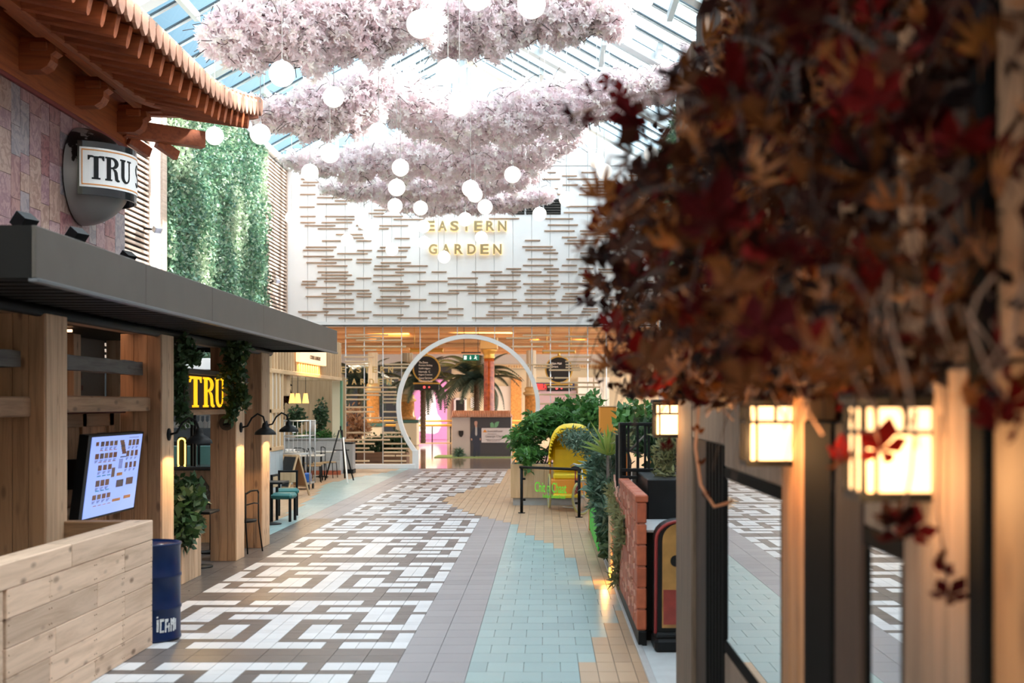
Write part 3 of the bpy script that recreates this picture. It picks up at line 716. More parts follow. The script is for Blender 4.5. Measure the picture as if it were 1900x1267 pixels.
# balustrade
D=69.5
ba=thing('balustrade',(PX(780,D),D,0),'brass-railed glass balustrade in front of the pink poster','railing')
x0,x1=PX(690,D),PX(1000,D)
MB().tube([(x0,D,PZ(789,D)),(x1,D,PZ(789,D))],.07,10).build('handrail',M['gold'],ba)
MB().tube([(x0,D+.3,PZ(781,D)),(x1,D+.3,PZ(781,D))],.05,8).build('handrail',M['gold'],ba)
MB().bbox(x0,x1,D-.15,D+.15,0,PZ(821,D),.02).build('kerb',M['goldpaint'],ba)
for px in range(700,1000,34):
    q=PX(px,D); MB().tube([(q,D,PZ(821,D)),(q,D,PZ(789,D))],.035,6).build('post',M['black'],ba)
    MB().quad((q+.1,D,PZ(820,D)),(q+.85,D,PZ(820,D)),(q+.85,D,PZ(793,D)),(q+.1,D,PZ(793,D))).build('glass_panel',M['glass'],ba)
# columns
def column(px,d,rpx,ytop,label,red=False,ped=None,lowtop=None):
    x=PX(px,d); r=rpx*d/F; zt=PZ(ytop,d)
    t=thing('column',(x,d,0),label,'column')
    if red:
        MB().lathe([(r*1.04,1.0),(r,1.2),(r*.97,zt-.55),(r*.93,zt-.4)],(x,d,0),28).build('shaft',M['marble_red'],t)
        MB().lathe([(r*1.5,0),(r*1.5,.35),(r*1.25,.4),(r*1.3,.8),(r*1.1,1.0)],(x,d,0),28).build('base',M['gold'],t)
        MB().lathe([(r*.93,zt-.42),(r*1.1,zt-.36),(r*.95,zt-.3),(r*1.15,zt-.15),(r*1.5,zt-.06),(r*1.5,zt)],(x,d,0),28).build('capital',M['gold'],t)
        MB().bbox(x-r*1.6,x+r*1.6,d-r*1.6,d+r*1.6,zt,ZC,.03).build('abacus',M['goldpaint'],t)
        return t
    zl=PZ(lowtop,d); zp=PZ(ped,d)
    MB().bbox(x-r*1.8,x+r*1.8,d-r*1.8,d+r*1.8,0,zp-.25,.04).build('pedestal',M['cream'],t)
    MB().bbox(x-r*2.1,x+r*2.1,d-r*2.1,d+r*2.1,zp-.25,zp-.1,.03).build('pedestal_cap',plain('green_marble',(.06,.16,.13),.3),t)
    MB().lathe([(r*1.45,zp-.1),(r*1.45,zp+.05),(r*1.2,zp+.12),(r*1.15,zl-.3)],(x,d,0),24).build('drum',M['marble_or'],t)
    MB().lathe([(r*1.15,zl-.3),(r*1.5,zl-.24),(r*1.5,zl-.16),(r*1.1,zl-.1),(r*1.25,zl),(r,zl+.1)],(x,d,0),24).build('collar',M['goldpaint'],t)
    vs=[];n=24
    for z in (zl+.1,zt):
        for k in range(n): 
            rr=r*(.78 if k%2 else .9); vs.append((x+rr*math.cos(2*math.pi*k/n),d+rr*math.sin(2*math.pi*k/n),z))
    MB().add(vs,[(k,(k+1)%n,n+(k+1)%n,n+k) for k in range(n)]).build('fluted_shaft',M['cream'],t)
    return t
column(907.5,56,10.2,648,'thick red marble column with gilt capital inside the moon gate',True)
column(692,60,10,654,'pale fluted column on orange drum behind the left rod screen',ped=781,lowtop=715)
column(985.5,58,10,650,'pale fluted column on orange drum at right edge of the ring',ped=790,lowtop=722)
column(756,66,11,655,'column with orange drum on green-capped pedestal left inside the ring',ped=775,lowtop=735)
# hanging round signs
def hangsign(px,py,d,label,lines,main=True):
    x,z=PX(px,d),PZ(py,d); r=24*d/F*.96
    t=thing('hanging_sign',(x,d,z-r-.5),label,'sign')
    Rx=Matrix.Rotation(math.pi/2,3,'X')
    MB().lathe([(r*1.12,-.05),(r*1.12,.05)],(x,d,z),32,0,Rx).build('gilt_rim',M['gold'],t)
    fc=MB().lathe([(r,-.07),(r,.07)],(x,d,z),32,0,Rx).build('face',M['signblack'],t)
    MB().bbox(x-.46,x+.46,d-.05,d+.05,z-r*1.12-.28,z-r*1.12-.06,.01).build('lower_plate',M['signblack'],t)
    MB().bbox(x-.5,x+.5,d-.03,d+.03,z-r*1.12-.06,z-r*1.12-.0,.01).build('gilt_bracket',M['gold'],t)
    zz=z+r*1.12+.17
    MB().lathe([(.07,-.62),(.11,-.6),(.07,-.54),(.085,0),(.07,.54),(.11,.6),(.07,.62)],(x,d,zz),12,0,Matrix.Rotation(math.pi/2,3,'Y')).build('gilt_bar',M['gold'],t)
    MB().tube([(x,d,zz),(x,d,z+r*1.1)],.05,8).build('stem',M['gold'],t)
    for s_ in (-.45,.45): MB().tube([(x+s_,d,zz),(x+s_,d,ZC)],.015,6).build('hanger',M['gold'],t)
    for i,tx in enumerate(lines):
        hgt=.075; w_=min(.5,len(tx)*.042)
        me=word_mesh(tx,w_,hgt,.012,M['signtext'])
        q=inst('text',me,(x-.28+w_/2,d-.075,z+r*.42-i*.115),parent=fc)
    redm=M['menu_orange']
    for s_ in ((-.08,.05),(.1,.035)):
        MB().lathe([(s_[1],-.06),(s_[1],.06)],(x+s_[0],d,z-r*1.12-.17),10,0,Rx).build('red_dot',glow('red_symbol',(.9,.08,.08),.7) if s_[0]<0 else bpy.data.materials['red_symbol'],t)
hangsign(791.5,684,47,'round black hanging direction sign in gilt frame inside the ring',['The Dome','Premium Parking','Selfridges','Harrods  C','Regent Crescent','Guest Services','Multi-Faith Room'])
hangsign(1037,686,47,'round black hanging sign behind the right-hand rod screen',['Main Mall','Orient'])
# exit sign
d=48; t=thing('exit_sign',(PX(874,d),d,PZ(669,d)),'green running man exit sign hanging inside the moon gate','sign')
MB().bbox(PX(859,d),PX(889,d),d-.03,d+.03,PZ(668.5,d),PZ(658,d),.008).build('panel',M['greenexit'],t)
MB().bbox(PX(856,d),PX(892,d),d-.04,d+.04,PZ(655.5,d),PZ(653,d),.008).build('hanger_bar',M['bronze'],t)
for px in (861,887): MB().tube([(PX(px,d),d,PZ(654,d)),(PX(px,d),d,ZC)],.012,6).build('hanger',M['bronze'],t)
def emap(u,v,dd): return Vector((PX(u,d),d-.032-dd,PZ(v,d)))
mb=MB(); mb.prism([(861,667),(866,667),(866,660),(861,660)],0,.008,emap); mb.prism([(872.3,660),(873.7,660),(873.7,664),(875,664),(873,667.5),(871,664),(872.3,664)],0,.008,emap)
mb.prism([(881,661),(883,662),(885,661.5),(885.5,662.5),(883.5,663.3),(883.5,664.6),(885.8,667),(884.5,667.3),(882.3,665),(880,666),(879,665.3),(881.3,664)],0,.008,emap); mb.prism([(881.6,659),(883,659),(883,660.6),(881.6,660.6)],0,.008,emap)
mb.build('symbols',M['exitwhite'],t)
# kiosk with printed figure
d=51.0; k=thing('kiosk',(PX(892,d),d+.8,0),'promotional kiosk with small tiled roof printed with a standing man','kiosk')
x0,x1=PX(838.5,d),PX(948,d); zt=PZ(774,d)
MB().bbox(x0,x1,d,d+1.7,.03,zt,.01).build('body',plain('kiosk_beige_panel',(.50,.42,.37),.6),k)
MB().box(PX(872.5,d),x1,d-.012,d,.05,zt).build('dark_print',plain('kiosk_dark_print',(.055,.05,.052),.5),k)
mb=MB(); 
mb.add([(x0-.05,d-.1,zt),(x1+.05,d-.1,zt),(x1-.1,d+.35,zt+.24),(x0+.1,d+.35,zt+.24),(x0-.05,d+1.8,zt),(x1+.05,d+1.8,zt),(x1-.1,d+1.35,zt+.24),(x0+.1,d+1.35,zt+.24)],[(0,1,2,3),(5,4,7,6),(3,2,6,7),(0,3,7,4),(1,5,6,2),(0,4,5,1)])
rf=mb.build('roof',M['rooftile'],k)
mb=MB()
for i in range(34):
    x=x0+(x1-x0)*(i+.5)/34; mb.tube([(x,d-.12,zt+.02),(x,d+.33,zt+.25)],.03,6)
mb.build('roof_ribs',M['rooftile'],rf)['kind']='stuff'
MB().box(x0-.7,x1+.1,d-.25,d+1.8,0,.03).build('green_mat',plain('green_edge_mat',(.25,.36,.12),.8),k)
def kmap(u,v,dd): return Vector((PX(u,d),d-.012-dd,PZ(v,d)))
suit=plain('printed_navy_suit',(.03,.035,.055),.6); skin=plain('printed_skin',(.55,.30,.22),.6); shirt=plain('printed_shirt',(.45,.42,.40),.6)
fg=MB().prism([(872,812),(874,802),(878,795),(881,792.5),(887,792.5),(892,796),(894,806),(893,813),(891,815),(891.5,830),(891,843),(888,847),(886,845),(885,830),(883,845),(881,848),(877.5,846),(879,830),(876,817)],0,.008,kmap).build('printed_figure',suit,k)
mb=MB(); mb.prism([(880.3,787),(880,783.5),(881.5,781.2),(884,780.8),(885.8,782.5),(886,786),(885,789),(883,790.5),(881.3,789.3)],.008,.013,kmap); mb.prism([(882,789),(885,789),(885.5,792.6),(881.5,792.6)],.008,.012,kmap); mb.prism([(874,813),(876,813),(876.5,817),(874.5,817)],.008,.013,kmap); mb.prism([(890,813),(892,812),(892.3,816),(890.5,817)],.008,.013,kmap); mb.build('printed_skin',skin,fg)
MB().prism([(882,792.6),(885.3,792.6),(885.6,806),(883.6,809),(881.6,806)],.009,.014,kmap).build('printed_shirt',shirt,fg)
pb=MB().prism([(893.5,821),(893.5,795),(894.5,794),(947,794),(947,821)],.006,.02,kmap).build('white_board',plain('pale_print_board',(.66,.58,.55),.5),k)
gm=plain('grey_print_text',(.30,.24,.23),.6)
for txt,w_,h_,px,py in (('ScottishPower',.62,.08,919,801.5),('Welcome home',.36,.045,913,806),('George Clarke',.80,.12,919,812.5),('Helping you to generate',.62,.05,916,816.5),('Power a greener you',.52,.05,916,819.3)):
    inst('text',word_mesh(txt,w_,h_,.01,gm),(PX(px,d),d-.034,PZ(py,d)),parent=pb)
mb=MB(); mb.prism([(896,802),(898.5,797.5),(901,797.5),(903.5,802)],.02,.024,kmap); mb.build('logo',M['menu_orange'],pb)
MB().prism([(910,793),(909.5,785),(913,783),(916.5,786),(917,793)],.006,.02,kmap).build('leaf_emblem',plain('print_leaf_green',(.16,.36,.18),.5),k)
MB().prism([(917.5,793),(918,785),(922,782),(926.5,782),(924,790),(921,793)],.006,.02,kmap).build('leaf_emblem',bpy.data.materials['print_leaf_green'],k)
MB().prism([(851,799),(860,799),(860,806),(857.5,810),(855.5,811),(853.5,810),(851,806)],0,.03,kmap).build('shield_badge',M['signblack'],k)
pts=in_blob(220,P(851,841,d-.05),(.22,.08,.2)); scatter('printed_shrub',THIN_V,LEAF_F,pts,.16,M['leaf_grey'],k)

# palms
def frond_mesh(L,droop,n=26):
    mb=MB(); pts=[]
    for i in range(n+1):
        u=i/n; pts.append(Vector((0,L*(u-.25*droop*u*u),L*(.55*u-droop*.95*u*u))))
    mb.tube(pts,[.03*(1-.8*i/n) for i in range(n+1)],4)
    for i in range(2,n):
        p=pts[i]; dl=(pts[i+1]-pts[i]).normalized(); ll=.42*math.sin(math.pi*min(1,.25+.75*i/n))+.08
        for s_ in (-1,1):
            tip=p+Vector((s_*ll*.75,0,0))+dl*ll*.55+Vector((0,0,-.25*ll)); w_=dl*.085
            mb.add([p-w_*.5,p+w_,tip],[(0,1,2)])
    return mesh_only(mb,'frond',M['palm'])
FR=[frond_mesh(2.6,.75),frond_mesh(2.5,1.0),frond_mesh(2.3,.5)]
def palm(px,d,ytop,ybase,label,sc=1.0):
    x=PX(px,d); zt=PZ(ytop,d); zb=PZ(ybase,d)
    t=thing('palm_tree',(x,d,zb),label,'palm')
    pr=[];z=zb;i=0
    while z<zt: pr+=[(.125+.02*(i%2),z)]; z+=.11; i+=1
    MB().lathe(pr+[(.09,zt+.1)],(x,d,0),12).build('trunk',M['trunk'],t)
    for i in range(36):
        a=i*2.39996; tl=.9-1.6*(i/36); s_=sc*(.85+.3*random.random())
        o=inst('frond',FR[i%3],(x,d,zt),parent=t,scale=s_); o.rotation_euler=(tl*.8,random.uniform(-.2,.2),a)
palm(785,64.5,708,822,'tall palm with grey-green fronds in front of the pink poster')
palm(884.5,62,706,830,'palm with drooping grey-green fronds left of the red column',1.12)
palm(668,66,712,815,'palm seen through the left rod screen beside the fluted column',1.1)
# planter behind left screen
d=44.5; t=thing('planter',(PX(710,d),d,0),'brown boarded planter with dark shrubs behind the left rod screen','planter')
MB().bbox(PX(655,d),PX(757,d),d-.4,d+.5,0,PZ(838,d),.02).build('box',M['walnut'],t)
MB().box(PX(657,d),PX(755,d),d-.35,d+.45,.3,PZ(839.5,d)).build('soil',M['soil'],t)
pts=np.concatenate([in_blob(500,P(706,826,d),(.75,.3,.4)),in_blob(300,P(740,822,d),(.4,.3,.45)),in_blob(150,P(668,832,d),(.4,.25,.2))])
scatter('foliage',LEAF_V,LEAF_F,pts,.13+RNG.random(len(pts))*.08,M['leaf_dark'],t)['kind']='stuff'
t=thing('dried_plant',(PX(662,d-1),d-1,0),'dried golden-leaved plant beside the easel and left rod screen','plant')
mb=MB()
for i in range(7): mb.tube([P(660,873,d-1),P(660+random.uniform(-10,10),820,d-1),P(660+random.uniform(-25,25),775+random.random()*25,d-1)],.015,5)
mb.build('stems',M['twig'],t)
pts=np.concatenate([in_blob(200,P(655,775,d-1),(.45,.25,.55)),in_blob(160,P(672,795,d-1),(.4,.25,.3)),in_blob(120,P(648,808,d-1),(.35,.25,.3))])
scatter('foliage',LEAF_V,LEAF_F,pts,.17,M['dry'],t)['kind']='stuff'
# ------------------------------------------------------------------ left restaurant: piers, beams, canopy
XF=-4.25
def plank_pier(name,x0,x1,y0,y1,z1,label,nf=3,nr=2,group=None):
    t=thing(name,((x0+x1)/2,(y0+y1)/2,0),label,'pier')
    MB().box(x0+.02,x1-.02,y0+.02,y1-.02,0,z1).build('core',M['dark'],t)
    e=[x0+(x1-x0)*i/nf for i in range(nf+1)]
    for a,b in zip(e[:-1],e[1:]): MB().bbox(a+.002,b-.002,y0-random.random()*.006,y0+.03,0,z1,.004).build('plank',M['timber'],t)
    e=[y0+.03+(y1-y0-.03)*i/nr for i in range(nr+1)]
    for a,b in zip(e[:-1],e[1:]): MB().bbox(x1-.03,x1+random.random()*.006,a+.002,b-.002,0,z1,.004).build('plank',M['pinez'],t)
    return t
plank_pier('timber_pier',-4.66,XF,10.75,11.25,2.93,'plank-clad timber pier nearest the camera beside the screen menu',3,2)
plank_pier('timber_pier',-4.70,XF,14.0,14.48,2.93,'plank-clad timber pier behind the blue barrel and menu screen',3,2)
plank_pier('timber_pier',-4.60,XF,17.38,17.88,2.93,'plank-clad timber pier carrying the round Arabic plaque',3,2)
plank_pier('timber_pier',-4.62,XF,18.95,19.5,2.93,'plank-clad timber pier at the far corner of the canopy',3,2)

# canopy
XC1,YC0,YC1,ZC0,ZC1=-3.28,8.15,19.95,2.97,3.31
can=thing('canopy',(-4.6,14,ZC0),'long flat grey-brown metal canopy over the timber restaurant front','canopy')
js=[YC0,12.05,14.62,17.5,18.6,YC1]
js=[YC0,XC1*F/(271-VX),XC1*F/(394-VX),XC1*F/(489-VX),YC1]
for a,b in zip(js[:-1],js[1:]): MB().bbox(XC1-.03,XC1,a+.003,b-.003,ZC0,ZC1,.004).build('fascia_panel',M['bronze'],can)
MB().box(-6.1,XC1-.03,YC0,YC0+.03,ZC0,ZC1).build('end_panel',M['soffit'],can)
MB().box(-6.1,XC1-.03,YC1-.03,YC1,ZC0,ZC1).build('end_panel',M['soffit'],can)
MB().box(-6.1,XC1-.03,YC0+.03,YC1-.03,ZC1-.04,ZC1-.005).build('top_sheet',M['soffit'],can)
MB().bbox(XC1-.05,XC1+.012,YC0,YC1,ZC0-.025,ZC0,.004).build('edge_trim',plain('canopy_edge_trim',(.10,.11,.125),.35,.4),can)
slm=mesh_only(MB().bbox(-4.42,XC1-.06,0,.17,0,.05,.008),'soffit_slat',M['soffit'])
y=YC0+.1
while y<YC1-.3:
    inst('soffit_slat',slm,(0,y,ZC0+.03),parent=can); y+=.29
MB().tube([(-4.3,YC0,2.955),(-4.3,YC1-.2,2.955)],.055,10).build('gutter_pipe',M['black'],can)
MB().bbox(-4.62,-4.42,YC0,YC1-.1,2.93,3.1,.01).build('rear_beam',M['timbery'],can)
MB().box(-6.2,-4.6,YC0,19.4,3.02,3.06).build('inner_ceiling',M['soffit'],can)
# shelf beams, grey beams, panelled wall, brick back
def beam(name,x0,x1,y0,y1,z0,z1,mat,label,cat='beam'):
    return tag(MB().bbox(x0,x1,y0,y1,z0,z1,.012).build(name,mat),label,cat)
bays=((7.2,10.74),(11.26,13.99),(14.49,17.37),(17.89,18.94))
beam('shelf_beam',-4.62,-4.36,*bays[0],2.05,2.22,M['timbery'],'horizontal timber shelf beam left of the nearest pier')
beam('shelf_beam',-4.62,-4.36,*bays[1],2.08,2.235,M['timbery'],'horizontal timber shelf beam above the menu screen')
beam('shelf_beam',-4.58,-4.38,*bays[3],2.08,2.22,M['timbery'],'short timber shelf beam between the two far piers')
for (a,b),z,lab in ((bays[0],2.47,'rough grey weathered beam left of the nearest pier'),(bays[1],2.48,'rough grey weathered beam above the menu screen bay'),(bays[3],2.47,'short rough grey beam between the two far piers')):
    mb=MB(); n=14; vs=[]
    for i in range(n+1):
        y=a+(b-a)*i/n
        for (dx,dz) in ((0,0),(.15,0),(.15,.14),(0,.14)): vs.append((-4.6+dx+random.uniform(-.006,.006),y,z+dz+random.uniform(-.007,.007)))
    fs=[(0,1,2,3),(n*4+3,n*4+2,n*4+1,n*4)]
    for i in range(n):
        for k in range(4): fs.append((i*4+k,i*4+4+k,i*4+4+(k+1)%4,i*4+(k+1)%4))
    tag(mb.add(vs,fs).build('grey_beam',M['greybeam']),lab,'beam')
# brick wall at the back of the upper opening, individual bricks
bw=struct(MB().box(-6.15,-6.02,6,17.3,0,3.02).build('wall_restaurant',M['mortar']))
bm=[mesh_only(MB().bbox(0,.03+.012*q,0,.208,0,.066,.006),'brick',M['brick']) for q in range(3)]
cells=[]
z=2.02;r=0
while z<3.0:
    y=10.2+(r%2)*.11
    while y<17.0:
        if 11.6<y<16.2: cells.append((y,z))
        y+=.22
    z+=.078; r+=1
for y,z in cells[:290]: inst('brick',random.choice(bm),(-6.02,y,z),parent=bw)
for a in (11.9,14.0,15.5,17.2): 
    tag(MB().bbox(-5.965,-5.77,a,a+.24,0,3.02,.008).build('stud_post',M['pinez']),'pale timber stud standing against the brick wall, %s'%{11.9:'nearest of four',14.0:'second of four from the near end',15.5:'third of four from the near end',17.2:'farthest of four'}[a],'post')
# strip lights in the dark ceiling
for i,a in enumerate((12.1,13.2,14.3)):
    tag(MB().bbox(-5.75,-5.35,a,a+.03,2.97,3.0,.005).build('strip_light',glow('warm_strip',(1,.5,.25),2.5) if i==0 else bpy.data.materials['warm_strip']),'thin warm strip light in the dark ceiling, %s'%('nearest','middle of three','farthest')[i],'light')
ld=bpy.data.lights.new('strip_glow','AREA'); ld.energy=14; ld.size=2.5; ld.color=(1,.62,.4)
lo=bpy.data.objects.new('strip_glow',ld); COL.objects.link(lo); lo.location=(-5.5,13.2,2.95)
# panelled timber wall behind the screen
def panel_wall(y0,y1,z1,label):
    t=thing('panelled_wall',(-4.8,(y0+y1)/2,0),label,'panelling')
    nb=max(4,int((y1-y0)/.2)); e=[y0+(y1-y0)*i/nb for i in range(nb+1)]
    for a,b in zip(e[:-1],e[1:]): MB().bbox(-4.88,-4.80,a+.002,b-.002,0,z1,.004).build('plank',M['timber'],t)
    for (a,b,c,d_) in ((y0,y1,z1-.14,z1),(y0,y1,1.0,1.12),(y0,y0+.14,0,z1),(y1-.14,y1,0,z1),((y0+y1)/2+.42,(y0+y1)/2+.54,0,z1)):
        MB().bbox(-4.80,-4.765,a,b,c,d_,.006).build('frame_rail',M['timbery' if b-a>.5 else 'timber'],t)
    MB().box(-4.80,-4.79,y1-.42,y1-.2,1.15,1.85).build('vent_mesh',M['bronze'],t)
    return t
panel_wall(11.26,13.99,2.06,'honey-coloured panelled timber wall behind the menu screen')
t=panel_wall(7.2,10.74,2.04,'dark plank wall left of the nearest pier')
tag(MB().box(-6.0,-4.9,7.2,10.7,2.04,2.07).build('shelf_top',M['timbery']),'dark timber ledge above the plank wall at far left','shelf')
tag(MB().bbox(-6.0,-4.62,11.3,13.95,2.06,2.085,.006).build('ledge_cloth',plain('dark_red_cloth',(.10,.02,.02),.9)),'dark red cloth strip lying on the ledge above the screen','cloth')

# ---- menu screen
A=P(172,813,12.03); B=P(262,801,13.47); C_=P(249,944,13.55); D_=P(151,963,12.0)
u=((B-A)+(C_-D_)).normalized(); ctr=(A+B+C_+D_)/4; v=((A-D_)+(B-C_)); v=(v-u*v.dot(u)).normalized(); nrm=u.cross(v).normalized()
if nrm.x<0: nrm=-nrm
wd=(((B-A).length+(C_-D_).length)/2); ht=(((A-D_).length+(B-C_).length)/2)
tv=thing('menu_screen',tuple(ctr-v*ht/2),'tilted portrait menu screen glowing blue on the timber wall','screen')
def tvp(a,b,c=0): return ctr+u*(a-.5)*wd+v*(b-.5)*ht+nrm*c
def slab(mb,a0,a1,b0,b1,c0,c1,m=0):
    return mb.add([tvp(a0,b0,c0),tvp(a1,b0,c0),tvp(a1,b1,c0),tvp(a0,b1,c0),tvp(a0,b0,c1),tvp(a1,b0,c1),tvp(a1,b1,c1),tvp(a0,b1,c1)],[(0,1,2,3),(7,6,5,4),(4,5,1,0),(5,6,2,1),(6,7,3,2),(7,4,0,3)],m)
slab(MB(),-.06,1.03,-.015,1.015,-.09,-.001).build('housing',M['black'],tv)
scr=slab(MB(),0,1,.012,.99,-.002,.004).build('display',M['screen'],tv)
ph=MB(); tx=MB(); og=MB(); cy=MB()
def thumbs(xs,y,w_,h_):
    for x in xs:
        slab(ph,x,x+w_,y,y+h_,.004,.0065)
        for q in range(3): slab(tx,x,x+w_*(.9-.2*q),y-.02-.012*q,y-.014-.012*q,.004,.006)
thumbs((.17,.255,.34,.425),.87,.06,.06); thumbs((.09,.18,.265,.35,.435),.72,.065,.065); thumbs((.17,.265,.36),.575,.065,.065)
thumbs((.16,.25,.34),.38,.07,.075); thumbs((.13,.22,.31,.40),.22,.065,.06); thumbs((.72,.80,.88),.85,.055,.075); thumbs((.70,.79,.88),.71,.055,.075); thumbs((.70,.79,.88),.56,.05,.075)
slab(ph,.56,.70,.33,.42,.004,.0065); slab(ph,.76,.90,.34,.43,.004,.0065); slab(ph,.44,.50,.47,.59,.004,.0065)
for a,b in ((.56,.93),(.575,.90),(.59,.87),(.60,.84),(.615,.81),(.63,.78)): slab(ph,a-.02,a+.06,b-.03,b,.004,.0065)
slab(ph,.08,.13,.88,.93,.004,.0065)
for y in (.815,.672,.14): 
    for x in (.16,.25,.34,.43): slab(og,x,x+.06,y,y+.008,.004,.006)
slab(og,.55,.66,.475,.515,.004,.006); slab(og,.52,.68,.15,.185,.004,.006); slab(og,.75,.89,.16,.2,.004,.006)
for y in (.50,.318):
    for x in (.17,.265,.36): slab(cy,x,x+.065,y,y+.014,.004,.006)
for i in range(9): slab(tx,.565,.64,.68-.014*i,.687-.014*i,.004,.006)
slab(tx,.58,.70,.705,.72,.004,.006); slab(tx,.72,.92,.952,.958,.004,.006)
ph.build('photo_print',M['menu_photo'],scr)['kind']='stuff'; tx.build('text_print',M['menu_text'],scr); og.build('price_print',M['menu_orange'],scr); cy.build('heading_print',M['menu_cyan'],scr)
MB().bar(ctr-nrm*.08,Vector((-4.79,ctr.y,ctr.z)),.2,.3).build('bracket',M['black'],tv)

# ---- low plank fence
fe=thing('plank_fence',(-3.6,9.6,0),'low pale pine plank enclosure in the near corner by the barrel','fence')
YE_=11.34; XFE=-3.52
zrow=[0,.165,.36,.555,.75,.945]
for i in range(5):
    z0,z1=zrow[i],zrow[i+1]; cuts=[8.27]+sorted({0:[9.9],1:[9.0,10.55],2:[9.1,10.6],3:[9.95],4:[9.0,10.6]}[i])+[YE_]
    for a,b in zip(cuts[:-1],cuts[1:]): MB().bbox(XFE-.035,XFE+random.random()*.004,a+.002,b-.002,z0+.002,z1-.002,.004).build('plank',M['pine'],fe)
    MB().bbox(XFE-.035,XFE,7.4,8.22,z0+.002,z1-.002,.004).build('plank',M['pine'],fe)
MB().box(XFE-.18,XFE-.04,7.4,YE_-.01,0,.945).build('core',M['walnut'],fe)
for a,b in ((7.4,9.4),(9.4,YE_)): MB().bbox(XFE-.20,XFE+.006,a+.002,b,.947,1.12,.006).build('cap_board',M['pine'],fe)
MB().bbox(-4.62,XFE-.2,YE_-.17,YE_,.95,1.12,.006).build('return_board',M['timberx'],fe)
MB().bbox(-4.62,XFE-.18,YE_-.035,YE_-.005,0,.947,.006).build('return_board',M['timberx'],fe)
mb=MB()
for z in zrow[:-1]:
    for y in (8.3,8.98,9.02,9.88,9.92,10.53,10.57,11.3):
        for dz in (.04,.15): mb.lathe([(.005,0),(.004,.003)],(XFE+.003,y,z+dz),6,0,Matrix.Rotation(math.pi/2,3,'Y'))
mb.build('screw_heads',M['walnut'],fe)['kind']='stuff'

# ---- blue barrel
bx,by=PX(277,11.66),11.66
ba=thing('steel_barrel',(bx,by,0),'dark blue steel barrel standing at the end of the pine plank fence','barrel')
prof=[(.272,0),(.285,.012),(.285,.03),(.278,.045)]
for z in (.30,.59): prof+=[(.278,z-.025),(.288,z-.008),(.288,z+.008),(.278,z+.025)]
prof+=[(.278,.855),(.287,.868),(.287,.885),(.272,.888),(.268,.868)]
MB().lathe(prof,(bx,by,0),48).build('drum',M['blue'],ba)
ld=MB().lathe([(.267,.866),(.262,.862),(.0001,.862)],(bx,by,0),36,cap=False).build('lid',M['blue'],ba)
MB().lathe([(.03,.862),(.03,.875),(.001,.876)],(bx+.12,by-.06,0),12,cap=False).build('bung',M['steel'],ld)
mb=MB()
wl=plain('scuffed_white_stencil',(.62,.64,.66),.7,noise=.3,nscale=60)
def cyl(u,v,d): 
    a=math.radians(-90+u); r=.2795+d; return Vector((bx+r*math.cos(a),by+r*math.sin(a),v))
for (a,b,c,d_) in ((30,34,.10,.21),(36,39,.09,.215),(39,44,.19,.215),(39,44,.09,.11),(46,49,.09,.21),(49,53,.18,.21),(49,53,.13,.15),(53,56,.09,.17),(58,61,.09,.21),(61,64,.15,.2),(64,68,.09,.21),(69,73,.10,.2),(30,33,.225,.24)):
    mb.prism([(a,c),(b,c),(b+.6,d_),(a+.4,d_)],0,.002,cyl)
mb.build('stencil_mark',wl,ba)

# ---- slab-serif letters
def slab_polys(ch):
    if ch=='T': return [[(0,.80),(.08,.80),(.16,.91),(.36,.91),(.36,.07),(.24,.07),(.24,0),(.76,0),(.76,.07),(.64,.07),(.64,.91),(.84,.91),(.92,.80),(1,.80),(1,1),(0,1)]]
    arc=lambda cx,cy,rx,ry,a0,a1,n=10:[(cx+rx*math.cos(math.radians(a0+(a1-a0)*i/n)),cy+ry*math.sin(math.radians(a0+(a1-a0)*i/n))) for i in range(n+1)]
    strip=lambda o,i:[[o[k],o[k+1],i[k+1],i[k]] for k in range(len(o)-1)]
    if ch=='R':
        st=[[(0,0),(.48,0),(.48,.07),(.38,.07),(.38,.93),(.12,.93),(.12,1),(0,1),(0,.93),(.1,.93),(.1,.07),(0,.07)]]
        st=[[(0,0),(.46,0),(.46,.07),(.0,.07)],[(0,.93),(.45,.93),(.45,1),(0,1)],[(.1,.06),(.37,.06),(.37,.95),(.1,.95)]]
        st+=strip(arc(.45,.755,.47,.245,90,-90),arc(.42,.755,.22,.17,90,-90))
        st+=[[(.37,.925),(.46,.925),(.46,1),(.37,1)],[(.37,.51),(.46,.51),(.46,.585),(.37,.585)],[(.5,.53),(.72,.5),(.84,.40),(.9,.1),(1,.07),(1,.0),(.84,-.01),(.68,.05),(.62,.38)]]
        return st
    if ch=='U':
        st=[[(0,.93),(.44,.93),(.44,1),(0,1)],[(.62,.93),(1,.93),(1,1),(.62,1)],[(.09,.3),(.35,.3),(.35,.95),(.09,.95)],[(.77,.3),(.88,.3),(.88,.95),(.77,.95)]]
        st+=strip(arc(.485,.3,.395,.31,180,360),arc(.56,.3,.21,.22,180,360)); return st
    if ch=='S':
        st=strip(arc(.5,.73,.42,.27,20,270),arc(.5,.75,.22,.17,20,270))+strip(arc(.5,.27,.44,.27,90,-160),arc(.5,.26,.22,.17,90,-160)); return st
    if ch=='C': return strip(arc(.5,.5,.48,.5,40,320),arc(.55,.5,.24,.4,40,320))
